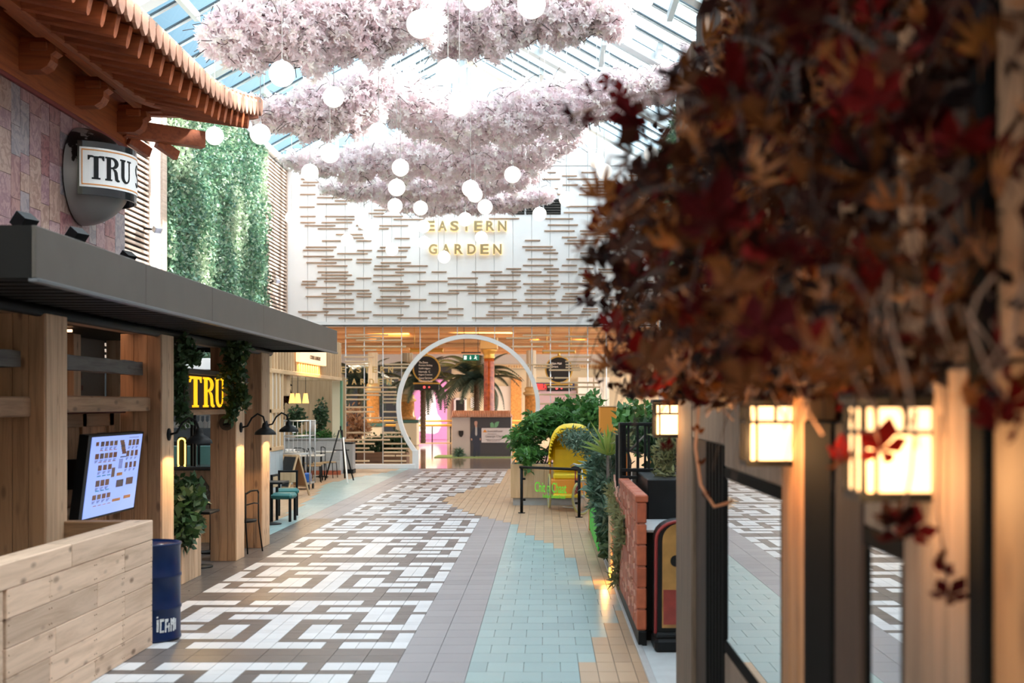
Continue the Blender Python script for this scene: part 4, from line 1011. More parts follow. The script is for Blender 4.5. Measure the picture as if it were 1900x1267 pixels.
# TRU sign board between the second and third pier
sg=thing('lit_sign',(-4.4,15.8,2.07),'brown sign board with large yellow lit slab letters TRU, framed by ivy','sign')
MB().bbox(-4.60,-4.42,14.49,17.37,2.09,2.53,.01).build('board',plain('dark_brown_sign_board',(.045,.016,.008),.6),sg)
MB().bbox(-4.62,-4.36,14.49,17.37,2.02,2.085,.008).build('lower_rail',M['timbery'],sg)
MB().bbox(-4.62,-4.40,14.49,17.37,2.53,2.60,.008).build('upper_rail',M['bronze'],sg)
def ydep(px,x=-4.415): return x*F/(px-VX)
for ch,a,b in (('T',351.5,374),('R',377,399),('U',394,417)):
    y0,y1=ydep(a),ydep(b)
    if ch=='R': y1=ydep(398)
    if ch=='U': y0,y1=ydep(399),ydep(416)
    mb=MB()
    fn=lambda uu,vv,dd:Vector((-4.419+dd,y0+(y1-y0)*uu,2.115+.39*vv))
    for q in slab_polys(ch): mb.prism(q,0,.007,fn)
    mb.build('letter',M['yellow_glow'],sg)

# ---- globe sign on the poster wall
XP=-6.1; gx,gy,gz,gr=XP+.02,16.6,5.13,.635
def globemat():
    m,t,b=newmat('globe_map'); tc=t.nodes.new('ShaderNodeTexCoord'); n=t.nodes.new('ShaderNodeTexNoise'); n.inputs['Scale'].default_value=1.7; n.inputs['Detail'].default_value=6; n.inputs['Roughness'].default_value=.6
    link(t,tc.outputs['Object'],n.inputs['Vector']); sp=t.nodes.new('ShaderNodeSeparateXYZ'); link(t,tc.outputs['Object'],sp.inputs[0])
    ma=t.nodes.new('ShaderNodeMath'); ma.operation='MULTIPLY_ADD'; ma.inputs[1].default_value=.28; link(t,sp.outputs['Z'],ma.inputs[0]); link(t,n.outputs['Fac'],ma.inputs[2])
    r=ramp(t,[(.36,.36,.36),(.010,.009,.009)],[.585,.595]); link(t,ma.outputs[0],r.inputs[0]); link(t,r.outputs[0],b.inputs['Base Color']); b.inputs['Roughness'].default_value=.38; b.inputs['Metallic'].default_value=.2; return m
gs=thing('globe_sign',(gx,gy,gz-gr),'grey half-globe sign with wrapped TRU banner on the poster wall','sign')
mb=MB(); n=40; vs=[]; 
for i in range(25):
    ph_=math.pi*i/24
    for k in range(n+1):
        th=-math.pi/2+math.pi*k/n
        vs.append((gx+gr*math.sin(ph_)*math.cos(th),gy+gr*math.sin(ph_)*math.sin(th),gz-gr*math.cos(ph_)))
mb.add(vs,[(i*(n+1)+k,i*(n+1)+k+1,(i+1)*(n+1)+k+1,(i+1)*(n+1)+k) for i in range(24) for k in range(n)],0,True)
o=mb.build('globe',globemat(),gs,base=(gx,gy,gz))
def band(mb,a0,a1,z0,z1,r0,r1,n=30):
    vs=[]
    for i in range(n+1):
        a=math.radians(-90+a0+(a1-a0)*i/n)
        for r,z in ((r0,z0),(r1,z0),(r1,z1),(r0,z1)): vs.append((gx+r*math.cos(a),gy+r*math.sin(a),z))
    fs=[(0,1,2,3),(n*4+3,n*4+2,n*4+1,n*4)]+[(i*4+k,i*4+4+k,i*4+4+(k+1)%4,i*4+(k+1)%4) for i in range(n) for k in range(4)]
    return mb.add(vs,fs,0)
bb=band(MB(),16,164,4.80,5.48,.665,.69).build('banner',plain('glossy_black_banner',(.012,.012,.016),.15),gs)
band(MB(),18,162,4.90,5.40,.69,.698).build('white_face',M['white'],bb)
mb=MB(); band(mb,20,160,4.925,4.94,.698,.702); band(mb,20,160,5.36,5.375,.698,.702); band(mb,20,21,4.925,5.375,.698,.702,2); band(mb,159,160,4.925,5.375,.698,.702,2)
mb.build('orange_border',M['menu_orange'],bb)
for ch,a,b in (('T',26,43),('R',44,61),('U',62,79),('S',90,106)):
    mb=MB(); fn=lambda uu,vv,dd:(lambda an:Vector((gx+(.698+dd)*math.cos(an),gy+(.698+dd)*math.sin(an),5.0+.30*vv)))(math.radians(-90+a+(b-a)*uu))
    for q in slab_polys(ch): mb.prism(q,0,.006,fn)
    mb.build('letter',M['black'],bb)

# ---- poster wall
pw=struct(MB().box(XP-.25,XP-.01,5,18.4,3.3,5.9).build('wall_posters',plain('faded_rose_plaster',(.36,.24,.24),.5,noise=.15,nscale=3)))
def postermat(name,c1,c2,c3,sc):
    m,t,b=newmat(name); tc=t.nodes.new('ShaderNodeTexCoord'); oi=t.nodes.new('ShaderNodeObjectInfo'); va=t.nodes.new('ShaderNodeVectorMath'); va.operation='ADD'
    mu=t.nodes.new('ShaderNodeMath'); mu.operation='MULTIPLY'; mu.inputs[1].default_value=50; link(t,oi.outputs['Random'],mu.inputs[0]); link(t,tc.outputs['Object'],va.inputs[0]); link(t,mu.outputs[0],va.inputs[1])
    w_=t.nodes.new('ShaderNodeTexNoise'); w_.inputs['Scale'].default_value=sc; w_.inputs['Detail'].default_value=8; w_.inputs['Distortion'].default_value=2.2; link(t,va.outputs[0],w_.inputs['Vector'])
    r=ramp(t,[c1,c2,c3,c1],[.32,.47,.55,.7]); link(t,w_.outputs['Fac'],r.inputs[0]); link(t,r.outputs[0],b.inputs['Base Color']); b.inputs['Roughness'].default_value=.32; return m
PMS=[postermat('rose_poster_print',(0.288,0.140,0.140),(0.384,0.224,0.210),(0.224,0.105,0.119),4),postermat('grey_poster_print',(0.264,0.231,0.252),(0.360,0.294,0.301),(0.192,0.168,0.196),5),
     postermat('mauve_poster_print',(0.304,0.175,0.196),(0.400,0.252,0.252),(0.240,0.126,0.154),6),postermat('tan_poster_print',(0.368,0.231,0.189),(0.432,0.294,0.252),(0.264,0.154,0.126),5),postermat('wine_poster_print',(0.240,0.077,0.091),(0.336,0.154,0.154),(0.160,0.056,0.070),4)]
y=7.0
while y<18.3:
    w_=random.choice((.26,.34,.42)); w_=min(w_,18.38-y); z=3.3
    while z<5.86:
        h_=min(random.choice((.22,.35,.5,.62)),5.87-z)
        if h_>.05: MB().box(XP-.01,XP-.004+random.random()*.006,y+.004,y+w_-.004,z+.004,z+h_-.004).build('poster',random.choice(PMS),pw)
        z+=h_
    y+=w_

# ---- pagoda eave
pg=thing('pagoda_eave',(-5.2,13,5.87),'upswept red pagoda-style eave with rafters and tile ends above the posters','roof')
XE=-4.5
def lift(y): return .42*max(0,(y-16.8)/3.1)**1.6
def ez(y): return 6.27+lift(y)
MB().bbox(XP-.02,XP+.03,5,18.45,5.84,5.90,.008).build('red_trim',plain('dark_red_trim',(.22,.03,.03),.5),pg)
MB().bbox(XP-.25,XP+.012,5,18.45,5.90,6.62,.01).build('frieze_board',M['red_wood'],pg)
mb=MB(); vs=[]; n=40
for i in range(n+1):
    y=5+14.9*i/n; l=lift(y)
    vs+=[(-8.5,y,7.9+l*.3),(XP,y,6.72+l*.6),(-5.3,y,6.52+l*.85),(XE-.02,y,ez(y)+.06)]
    vs+=[(-8.5,y,7.98+l*.3),(XP,y,6.80+l*.6),(-5.3,y,6.60+l*.85),(XE-.02,y,ez(y)+.10)]
fs=[]
for i in range(n):
    b=i*8
    for k in range(3): fs+=[(b+k,b+k+1,b+9+k,b+8+k),(b+4+k,b+12+k,b+13+k,b+5+k)]
    fs.append((b+3,b+7,b+15,b+11))
fs.append(tuple([n*8+k for k in (0,1,2,3,7,6,5,4)])); mb.add(vs,fs,0); mb.build('soffit_boards',M['red_wood'],pg)
# big bowed eave beam
mb=MB(); vs=[]
for i in range(n+1):
    y=5+13.9*i/n; zl=6.25+.25*max(0,(y-17)/2)**1.5+.12*max(0,(11-y)/4)**2
    xo=-5.5+.25*max(0,(y-16.5)/2.4)**1.5
    vs+=[(xo,y,zl),(xo+.05,y,zl+.02),(xo+.03,y,zl+.27),(xo-.1,y,zl+.27),(xo-.1,y,zl)]
fs=[(i*5+k,i*5+(k+1)%5,i*5+5+(k+1)%5,i*5+5+k) for i in range(n) for k in range(5)]+[(0,1,2,3,4)[::-1],tuple(n*5+k for k in range(5))]
mb.add(vs,fs).build('eave_beam',M['red_wood'],pg)
# rafters with rounded tails
y=6.0
while y<19.8:
    z=ez(y)-.02; l=lift(y); yo=y+.35*l
    p0=Vector((-5.55,y-.25*l,6.42+l*.7)); p1=Vector((XE-.10,yo,z-.03)); 
    d=(p1-p0).normalized(); side=Vector((0,1,0)); up=side.cross(d)*-1
    if up.z<0: up=-up
    w_,h_=.055,.13; prof=[(-w_,h_),(w_,h_),(w_,-.05),(w_*.7,-.1),(0,-.12),(-w_*.7,-.1),(-w_,-.05)]
    vs=[p0+side*a+up*(b-.02) for a,b in prof]+[p1+side*a+up*(b-.02) for a,b in prof]
    k=len(prof); MB().add(vs,[tuple(range(k)),tuple(range(k,2*k))[::-1]]+[(i,k+i,k+(i+1)%k,(i+1)%k) for i in range(k)]).build('rafter',M['red_woodx'],pg)
    y+=.40 if y<17 else .33
# tile ends
tong=[(-.11,.16),(.11,.16),(.115,.02),(.075,-.06),(0,-.11),(-.075,-.06),(-.115,.02)]
tm=mesh_only(MB().prism(tong,-.02,.02,lambda a,b,c:Vector((c,a,b))),'tile_end',M['rooftile'])
cm=mesh_only(MB().lathe([(.075,0),(.075,.5)],(0,0,0),8,0,Matrix.Rotation(-math.pi/2,3,'Y')),'roof_tile',M['tilegrey'])
y=6.0
while y<19.95:
    inst('tile_end',tm,(XE+.02,y,ez(y)+.10),(0,0,0),parent=pg)
    c=inst('roof_tile',cm,(XE+.02,y+.13,ez(y)+.19),parent=pg); c.rotation_euler=(0,.42,0)
    y+=.262 if y<16.8 else .24
MB().bbox(XE-.3,XE+.03,5,17,6.46,6.50,.008).build('white_flashing',M['white'],pg)
# hip: corner beam, upswept ridge with grey tiles
MB().bar((-6.05,18.2,6.12),(-5.12,18.95,6.10),.17,.24).build('hip_beam',M['red_woodx'],pg)
MB().bar((-6.05,18.3,6.42),(-4.55,19.85,6.72),.16,.2).build('hip_beam',M['red_woodx'],pg)
for k in range(5):
    MB().tube([(-4.55-.02*k,19.95+.06*k,ez(19.9)+.22-.02*k),(-5.0,20.35+.07*k,6.98+.02*k),(-5.9,20.7+.08*k,7.22+.02*k)],.045,8).build('hip_tile',M['tilegrey'],pg)
# corbels
def corbel(y):
    t=[(0,.30),(.42,.30),(.44,.22),(.38,.18),(.38,.12),(.34,.05),(.26,.0),(0,0)]
    MB().prism(t,-.11,.11,lambda a,b,c:Vector((XP+a,y+c,6.02+b))).build('corbel',M['red_woodx'],pg)
    MB().bbox(XP,XP+.62,y-.07,y+.07,6.32,6.42,.01).build('bracket_arm',M['red_woodx'],pg)
    MB().bbox(XP+.15,XP+.35,y-.16,y+.16,6.24,6.34,.01).build('bracket_block',M['red_woodx'],pg)
for y in (9.4,11.2,13.0,14.75,16.5,18.1): corbel(y)
for y in (10.3,12.1,13.9,15.6,17.3):
    MB().bar((XP+.42,y-.5,6.40),(XP+.42,y+.35,6.36),.11,.16).build('purlin_end',M['red_wood'],pg)
MB().bbox(XP+.25,XP+.36,5,18.4,6.42,6.54,.01).build('purlin',M['red_wood'],pg)
for (x,y) in ((-5.95,18.6),(-5.6,18.8)): MB().bar((x-.1,y-.2,6.0),(x+.1,y+.1,5.86),.09,.14).build('end_bracket',M['red_woodx'],pg)

# ---- floodlights
def flood(p,dirv,label,body,arm_to):
    t=thing('floodlight',tuple(p),label,'light'); p=Vector(p); d=Vector(dirv).normalized()
    MB().bar(p-d*.05,p+d*.06,.17,.12).build('housing',body,t)
    MB().bar(p+d*.06,p+d*.07,.15,.10).build('lens',plain('flood_lens',(.35,.36,.45),.1) if 'flood_lens' not in bpy.data.materials else bpy.data.materials['flood_lens'],t)
    MB().tube([p,Vector(arm_to)],.025,6).build('arm',M['black'],t)
flood(P(143,438,12.0),(-.6,.2,.5),'black wall-washer light on the canopy below the globe sign',M['black'],(-5.3,12.0,3.3))
flood(P(237,478,15.4),(-.6,.2,.5),'black wall-washer light on the canopy at poster wall end',M['black'],(-5.2,15.4,3.3))
flood(P(46,412,10.5),(-.6,.2,.5),'black wall-washer light on the canopy at the near end',M['black'],(-5.0,10.5,3.3))
flood((XL+.35,26.9,PZ(427,27)),(.6,-.5,-.5),'pale floodlight fixed to the slatted panel behind the posters',M['steel'],(XL,27.0,PZ(424,27)))
flood((XL+.25,39.4,PZ(521,39.4)),(.6,-.4,-.5),'pale floodlight on slatted panel near the white slat wall',M['steel'],(XL,39.4,PZ(524,39.4)))
# ------------------------------------------------------------------ ivy, sconces, plaque, planters at the timber front
def plant_thing(name,loc,label,cat,blobs,mat,size,tv=LEAF_V,density=None,stems=None,group=None):
    t=thing(name,loc,label,cat,group)
    pts=np.concatenate([in_blob(n,c,r) for n,c,r in blobs])
    scatter('foliage',tv,LEAF_F,pts,size*(.7+.6*RNG.random(len(pts))),mat,t)['kind']='stuff'
    if stems:
        mb=MB()
        for s_ in stems: mb.tube(s_,.012,5)
        mb.build('stems',M['twig'],t)
    return t
d=14.75
plant_thing('hanging_ivy',(-4.2,d,2.1),'dark ivy trailing down the left side of the yellow TRU sign','ivy',
  [(400,P(338,650,d),(.15,.2,.2)),(240,P(333,695,d),(.06,.14,.25)),(240,P(334,735,d),(.07,.14,.22)),(150,P(340,770,d),(.09,.12,.14)),(80,P(360,664,d),(.10,.12,.09))],M['leaf_dark'],.085,
  stems=[[P(333,640,d),P(340,700,d),P(345,785,d)]])
d=16.95
plant_thing('hanging_ivy',(-4.2,d,2.1),'dark ivy hanging in front of the pier with the round plaque','ivy',
  [(420,P(437,650,d),(.2,.15,.2)),(380,P(432,690,d),(.17,.15,.25)),(240,P(432,740,d),(.10,.12,.22)),(130,P(452,735,d),(.06,.1,.2)),(120,P(430,768,d),(.07,.08,.12))],M['leaf_dark'],.085,
  stems=[[P(430,640,d),P(432,700,d),P(430,780,d)]])
t=thing('ivy_planter',(-4.55,15.6,0),'pine planter of trailing ivy between barrel and plaque pier','planter')
for i in range(4): MB().bbox(-4.74+.1*i,-4.642+.1*i,15.1,15.13,0,.62,.004).build('plank',M['pinez'],t)
for i in range(6): MB().bbox(-4.37,-4.34,15.13+.14*i,15.266+.14*i,0,.62,.004).build('plank',M['pinez'],t)
MB().box(-4.74,-4.37,15.13,15.96,.05,.58).build('soil',M['soil'],t)
pts=np.concatenate([in_blob(700,(-4.46,15.5,1.0),(.30,.45,.27)),in_blob(420,(-4.38,15.35,.72),(.22,.35,.2)),in_blob(90,(-4.28,15.1,.58),(.1,.1,.18))])
scatter('foliage',LEAF_V,LEAF_F,pts,.09+RNG.random(len(pts))*.06,M['leaf_dark'],t)['kind']='stuff'
def sconce(y,px,py,label):
    x=XF; z=PZ(py,y)
    t=thing('wall_lamp',(x,y,z-.1),label,'lamp')
    Ry=Matrix.Rotation(math.pi/2,3,'Y')
    MB().lathe([(.07,0),(.07,.02),(.03,.03)],(x,y,z),16,0,Ry).build('mount',M['black'],t)
    pts=[(x+.02,y,z),(x+.10,y,z+.02),(x+.16,y,z+.13),(x+.24,y,z+.19),(x+.32,y,z+.15),(x+.35,y,z+.04)]
    MB().tube(pts,.013,8).build('gooseneck',M['black'],t)
    c=(x+.35,y,z-.10)
    MB().lathe([(.15,0),(.14,.035),(.10,.07),(.05,.10),(.045,.13),(.035,.16),(.02,.17)],c,24,cap=False).build('shade',M['black'],t)
    MB().sphere((c[0],c[1],c[2]+.03),.03,12).build('bulb',M['bulb'],t)
    ld=bpy.data.lights.new('wall_lamp_light','SPOT'); ld.energy=26; ld.color=(1,.62,.26); ld.spot_size=math.radians(140); ld.shadow_soft_size=.03
    lo=bpy.data.objects.new('wall_lamp_light',ld); COL.objects.link(lo); lo.location=(c[0],c[1],c[2]-.005)
sconce(14.26,316,806,'black gooseneck lamp on the pier behind the menu screen')
sconce(17.64,449,793,'black gooseneck lamp on the pier with the round plaque')
sconce(19.25,498,789,'black gooseneck lamp on the farthest pier under the canopy')
# round plaque with Arabic script
d=17.36; t=thing('round_plaque',(PX(420.5,d),d,PZ(800,d)),'small round dark plaque with Arabic script on the pier','sign')
Rx=Matrix.Rotation(math.pi/2,3,'X')
MB().lathe([(.10,-.006),(.10,.006)],(PX(420.5,d),d-.006,PZ(785,d)),28,0,Rx).build('disc',plain('dark_brown_plaque',(.07,.04,.022),.6),t)
mb=MB()
def am(u,v): return P(420.5+u,785+v,d-.018)
for ln in ([(6,-1),(3,1),(1,3),(5,3.4),(8,2.6)],[(2,-3),(1,2),(-1,3.2),(-3,2.8)],[(-3,-5),(-2.4,0),(-2.6,3),(-5,4),(-7,3)],[(-6,-1),(-4.8,1.5),(-6,3)]):
    mb.tube([am(*q) for q in ln],.006,5)
mb.tube([am(-4,6.5),am(4,6.3)],.004,4)
mb.build('script',M['black'],t)

# ------------------------------------------------------------------ bar inside, behind the sign
t=thing('bar_counter',(-5.2,19.2,0),'pale plank bar counter with dark top under the lit sign','counter')
for i in range(8): MB().bbox(-6.3+.22*i,-6.084+.22*i,19.7,19.73,0,1.13,.004).build('plank',M['pinez'],t)
MB().bbox(-6.4,-4.7,19.55,20.25,1.13,1.19,.01).build('worktop',plain('dark_worktop',(.07,.075,.08),.15),t)
MB().box(-6.35,-4.75,19.73,20.2,0,1.13).build('carcass',M['dark'],t)
MB().prism([(-.2,.35),(.2,.35),(.2,.6),(.12,.72),(.12,.78),(0,.95),(-.12,.78),(-.12,.72),(-.2,.6)],0,.012,lambda a,b,c:Vector((-5.35+a,19.695-c,b+.1))).build('painted_emblem',plain('grey_painted_emblem',(.13,.12,.11),.7),t)
t=thing('neon_sign',(-5.55,19.7,1.22),'upright yellow neon U-shaped loop glowing on the bar counter','sign')
lp=[]; cx,cz=PX(337,19.9),PZ(840,19.9); rr=.055
for i in range(13): a=math.pi+math.pi*i/12; lp.append((cx+rr*math.cos(a),19.9,cz-.17+rr*math.sin(a)))
for i in range(13): a=math.pi*i/12; lp.append((cx+rr*math.cos(a),19.9,cz+.17+rr*math.sin(a)))
MB().tube(lp,.012,8,closed=True).build('neon_tube',glow('yellow_neon',(1,.62,.08),3),t)
MB().bbox(cx-.07,cx+.07,19.93,19.96,1.19,cz+.25,.005).build('back_plate',M['black'],t)
for px in (355,361):
    tag(MB().bbox(PX(px-2,19.8),PX(px+2,19.8),19.8,19.86,1.19,2.02,.004).build('window_post',M['black']),'black post of the bar hatch, %s'%('left one' if px==355 else 'right one'),'post')
t=thing('glass_rack',(-5.3,20.6,1.5),'overhead rack of hanging wine glasses above the bar','rack')
MB().bbox(-6.5,-5.0,20.3,20.9,1.98,2.02,.005).build('shelf',M['steel'],t)
gl=plain('wine_glass_clear',(.75,.78,.80),.08,0); 
gm_=mesh_only(MB().lathe([(.035,0),(.035,.004),(.005,.01),(.005,.08),(.03,.11),(.04,.15),(.034,.2)],(0,0,0),10,cap=False),'wine_glass',gl)
for i in range(16):
    for j in range(2):
        o=inst('wine_glass',gm_,(-6.3+i*.075,20.4+.22*j,1.97)); o.rotation_euler=(math.pi,0,0)
        tag(o,'upside-down wine glass hanging in the overhead bar rack','glass','hanging wine glasses')
struct(MB().box(-9,-5.32,23.2,23.3,0,3.0).build('wall_bar',plain('dark_bar_backwall',(.03,.035,.04),.5)))
t=thing('bar_fridge',(-6.3,22.4,0),'dark bar fridge with greenish glass doors behind the counter','fridge')
MB().bbox(-7.2,-5.55,22.4,23.1,0,1.5,.01).build('body',M['black'],t)
for i in range(3): MB().bbox(-7.1+.5*i,-6.65+.5*i,22.36,22.4,.5,1.42,.01).build('door',plain('green_fridge_glass',(.06,.14,.13),.1) if i==0 else bpy.data.materials['green_fridge_glass'],t)
tag(MB().bbox(-7.2,-5.9,23.12,23.2,2.78,2.99,.01).build('white_board',M['white']),'white board seen through the gap over the TRU sign','board')
# bistro chairs and tables
def side_chair(loc,rot,label,mat_frame,mat_seat,sc=1,group=None):
    t=thing('dining_chair',loc,label,'chair',group); x,y,z=loc
    for sx_ in (-1,1):
        MB().tube([(x+sx_*.17,y-.17,z+.45),(x+sx_*.20,y-.20,z)],.012,6).build('leg',mat_frame,t)
        MB().tube([(x+sx_*.17,y+.17,z+.88),(x+sx_*.17,y+.17,z+.45),(x+sx_*.20,y+.22,z)],.012,6).build('leg',mat_frame,t)
    MB().lathe([(.20,.44),(.215,.455),(.21,.475),(.001,.48)],(x,y,z),20,0).build('seat',mat_seat,t)
    MB().tube([(x-.17,y+.17,z+.86),(x-.09,y+.2,z+.90),(x+.09,y+.2,z+.90),(x+.17,y+.17,z+.86)],.014,6).build('top_rail',mat_frame,t)
    MB().tube([(x-.17,y+.17,z+.70),(x,y+.2,z+.72),(x+.17,y+.17,z+.70)],.01,6).build('back_rail',mat_frame,t)
    MB().tube([(x-.18,y-.18,z+.2),(x+.18,y-.18,z+.2)],.008,5).build('stretcher',mat_frame,t)
    t.rotation_euler=(0,0,rot); t.scale=(sc,)*3; return t
def table(loc,label,top,leg,w=.65,dp=.65,h=.75,central=True):
    t=thing('cafe_table',loc,label,'table'); x,y,z=loc
    MB().bbox(x-w/2,x+w/2,y-dp/2,y+dp/2,z+h-.035,z+h,.008).build('tabletop',top,t)
    if central:
        MB().tube([(x,y,z+.03),(x,y,z+h-.03)],.03,8).build('pedestal',leg,t)
        MB().lathe([(.22,0),(.22,.015),(.05,.04)],(x,y,z),20).build('base',leg,t)
    else:
        for sx_ in (-1,1):
            for sy in (-1,1): MB().bbox(x+sx_*(w/2-.05)-.02,x+sx_*(w/2-.05)+.02,y+sy*(dp/2-.05)-.02,y+sy*(dp/2-.05)+.02,z,z+h-.03,.003).build('leg',leg,t)
    return t
table((-4.62,16.75,0),'small dark table between the ivy planter and plaque pier',M['black'],M['black'],.5,.5)
side_chair((-4.75,16.25,0),.6,'black bistro chair beside the ivy planter',M['black'],M['black'])
side_chair((-4.42,18.45,0),-1.9,'black metal chair standing between the two far piers',M['black'],M['black'])
table((-4.85,18.4,0),'small black table between the two far piers',M['black'],M['black'],.5,.5)
# black table with teal chairs beyond the far pier
table((-4.95,22.7,0),'black-topped table beyond the far pier with teal chairs',M['black'],M['black'],.6,.6,.77)
def teal_chair(x,y,rot,label):
    t=thing('padded_chair',(x,y,0),label,'chair')
    for sx_ in (-1,1):
        for sy in (-1,1): MB().bbox(x+sx_*.17-.022,x+sx_*.17+.022,y+sy*.17-.022,y+sy*.17+.022,0,.42 if sy<0 else .86,.004).build('leg',M['black'],t)
    MB().bbox(x-.21,x+.21,y-.21,y+.21,.41,.52,.04).build('seat',M['teal_vinyl'],t)
    MB().bbox(x-.17,x+.17,y+.15,y+.19,.62,.82,.01).build('backrest',M['oak'],t)
    MB().bbox(x-.19,x+.19,y+.148,y+.192,.82,.86,.01).build('top_rail',M['black'],t)
    t.rotation_euler=(0,0,rot); return t
teal_chair(-4.83,23.35,1.5,'teal padded chair with black legs, nearest beyond the far pier')
teal_chair(-5.2,22.3,2.6,'teal padded chair half hidden behind the far pier')
teal_chair(-5.0,24.6,.2,'teal padded chair behind the black-topped table')

# ------------------------------------------------------------------ cafe on the left
XK=-6.2
fa=thing('cafe_fascia',(XK,33.5,2.85),'vertical batten fascia of the cafe with lit sign','fascia')
MB().box(XK-.3,XK-.08,28.6,38.5,2.95,4.0).build('backing',plain('pale_rose_board',(.58,.42,.33),.6),fa)
bm_=mesh_only(MB().bbox(-.08,.0,0,.09,2.95,4.0,.006),'batten',M['oak'])
y=28.62
while y<38.4: inst('batten',bm_,(XK,y,0),parent=fa); y+=.325
MB().bbox(XK-.10,XK+.02,28.6,38.5,2.86,2.96,.01).build('bottom_rail',M['oakx'],fa)
bm2=mesh_only(MB().bbox(0,.07,-.08,0,2.95,4.0,.006),'batten',M['oak'])
MB().bbox(XK-.02-2.0,XK,38.5,38.6,2.86,2.96,.01).build('bottom_rail',M['oak'],fa)
for i in range(6): inst('batten',bm2,(XK-.1-.3*i,38.58,0),parent=fa)
s_=thing('cafe_sign',(XK+.1,33.2,3.2),'warm glowing COFFEE & BAKERY sign on the batten fascia','sign')
MB().bbox(XK+.03,XK+.14,ydep(554,XK+.1),ydep(603,XK+.1),3.2,3.86,.01).build('panel',M['signglow'],s_)
cofm=plain('brown_sign_text',(.16,.07,.03),.6)
for txt,z,h_,w_ in (('COFFEE & BAKERY',3.31,.10,1.5),('GRAIN HOUSE',3.74,.2,2.2)):
    if txt.startswith('GRAIN'): continue
    me=word_mesh(txt,w_,h_,.01,cofm); o=inst('text',me,(XK+.15,33.3,z),parent=s_); o.rotation_euler=(0,0,math.pi/2)
ld=bpy.data.lights.new('cafe_sign_light','AREA'); ld.energy=25; ld.size=3; ld.size_y=.2; ld.shape='RECTANGLE'; ld.color=(1,.6,.2)
lo=bpy.data.objects.new('cafe_sign_light',ld); COL.objects.link(lo); lo.location=(XK+.1,33.2,3.17); lo.rotation_euler=(0,0,math.pi/2)
pa=thing('batten_panel',(XK,28.9,0),'upright batten panel on pale blue-grey base at the near cafe corner','panel')
MB().box(XK-.1,XK-.04,28.65,29.9,1.12,2.86).build('backing',plain('white_board_backing',(.72,.70,.66),.6),pa)
for y in (28.65,29.05,29.45,29.85): MB().bbox(XK-.06,XK+.01,y,y+.09,1.1,2.9,.006).build('batten',M['oak'],pa)
for z in (1.08,1.95): MB().bbox(XK-.06,XK+.02,28.65,29.94,z,z+.09,.006).build('rail',M['oakx'],pa)
for y in (28.65,29.08,29.51): MB().bbox(XK-.1,XK,y,y+.425,0,1.08,.005).build('base_board',M['greypaint'],pa)
tag(MB().bbox(-8.2,-6.3,30.9,31.3,2.35,2.86,.02).build('bulkhead_box',M['oak']),'timber boxed beam hanging inside the cafe above the lamps','beam')
tag(MB().bbox(-8.3,-6.35,40.2,40.3,.9,3.0,.01).build('cafe_partition',M['oak']),'timber partition at the back of the cafe','partition')
for i,(px,py) in enumerate(((542,740),(552.5,740),(567,739))):
    d=33.5; x=PX(px,d); z=PZ(748,d)
    t=thing('pendant_lamp',(x,d,z),'yellow pleated pendant lampshade in the cafe, %s'%('left of three','middle of three','right of three')[i],'lamp')
    MB().lathe([(.088,0),(.05,.26)],(x,d,z),20,cap=False).build('lamp_shade',M['lamp_y'],t)
    MB().tube([(x,d,z+.25),(x,d,2.95)],.008,6).build('cord',M['black'],t)
# tiled planter wall with post and shrubs
d=38.5; t=thing('tiled_planter',(PX(590,d),d+.4,0),'grey tiled planter wall with shrubs at the back of the cafe','planter')
x0,x1=PX(505,d),PX(631.5,d); zt=PZ(814,d)
MB().box(x0+.02,x1-.02,d+.02,d+.9,0,zt-.02).build('core',M['stone'],t)
tm2=mesh_only(MB().bbox(.003,.437,0,.03,.003,.297,.004),'tile',varied('grey_wall_tile',[(.44,.44,.44),(.50,.50,.49),(.40,.40,.41)],.5,noise=.08))
for i in range(5):
    for r in range(3): inst('tile',tm2,(x1-.437*(i+1),d-.01,.13+.3*r),parent=t)
MB().bbox(x0,x1+.03,d-.03,d+.93,zt-.03,zt+.02,.008).build('coping',M['stone'],t)
MB().bbox(x0,x1+.02,d-.04,d+.02,0,.13,.005).build('terracotta_skirting',M['terra'],t)
MB().bbox(PX(615,d),PX(630,d),d+.1,d+.35,zt,2.86,.008).build('post',M['cream'],t)
MB().bbox(PX(630,d),PX(633,d),d+.1,d+.35,zt,2.86,.004).build('green_edge',plain('green_post_edge',(.10,.28,.16),.5),t)
for lab,px,w_,y0,y1 in (('dark bushy shrub under the yellow pendant lamps',550,.30,757,800),('dark bushy shrub beside the cream planter post',596,.22,745,800)):
    plant_thing('shrub',(PX(px,d),d+.4,zt),lab,'shrub',[(500,P(px,(y0+y1)/2-4,d+.4),(w_,.25,(y1-y0)*d/F*.5)),(120,P(px-4,y1-6,d+.4),(.1,.1,.25))],M['leaf_dark'],.11,stems=[[P(px,813,d+.4),P(px,770,d+.4)]])
plant_thing('fern',(PX(600,d),d+.2,zt),'light green ferns spilling over the tiled planter edge','fern',[(220,P(600,808,d+.2),(.42,.2,.14)),(80,P(560,808,d+.2),(.3,.15,.1))],M['leaf_fatsia'],.16,THIN_V)
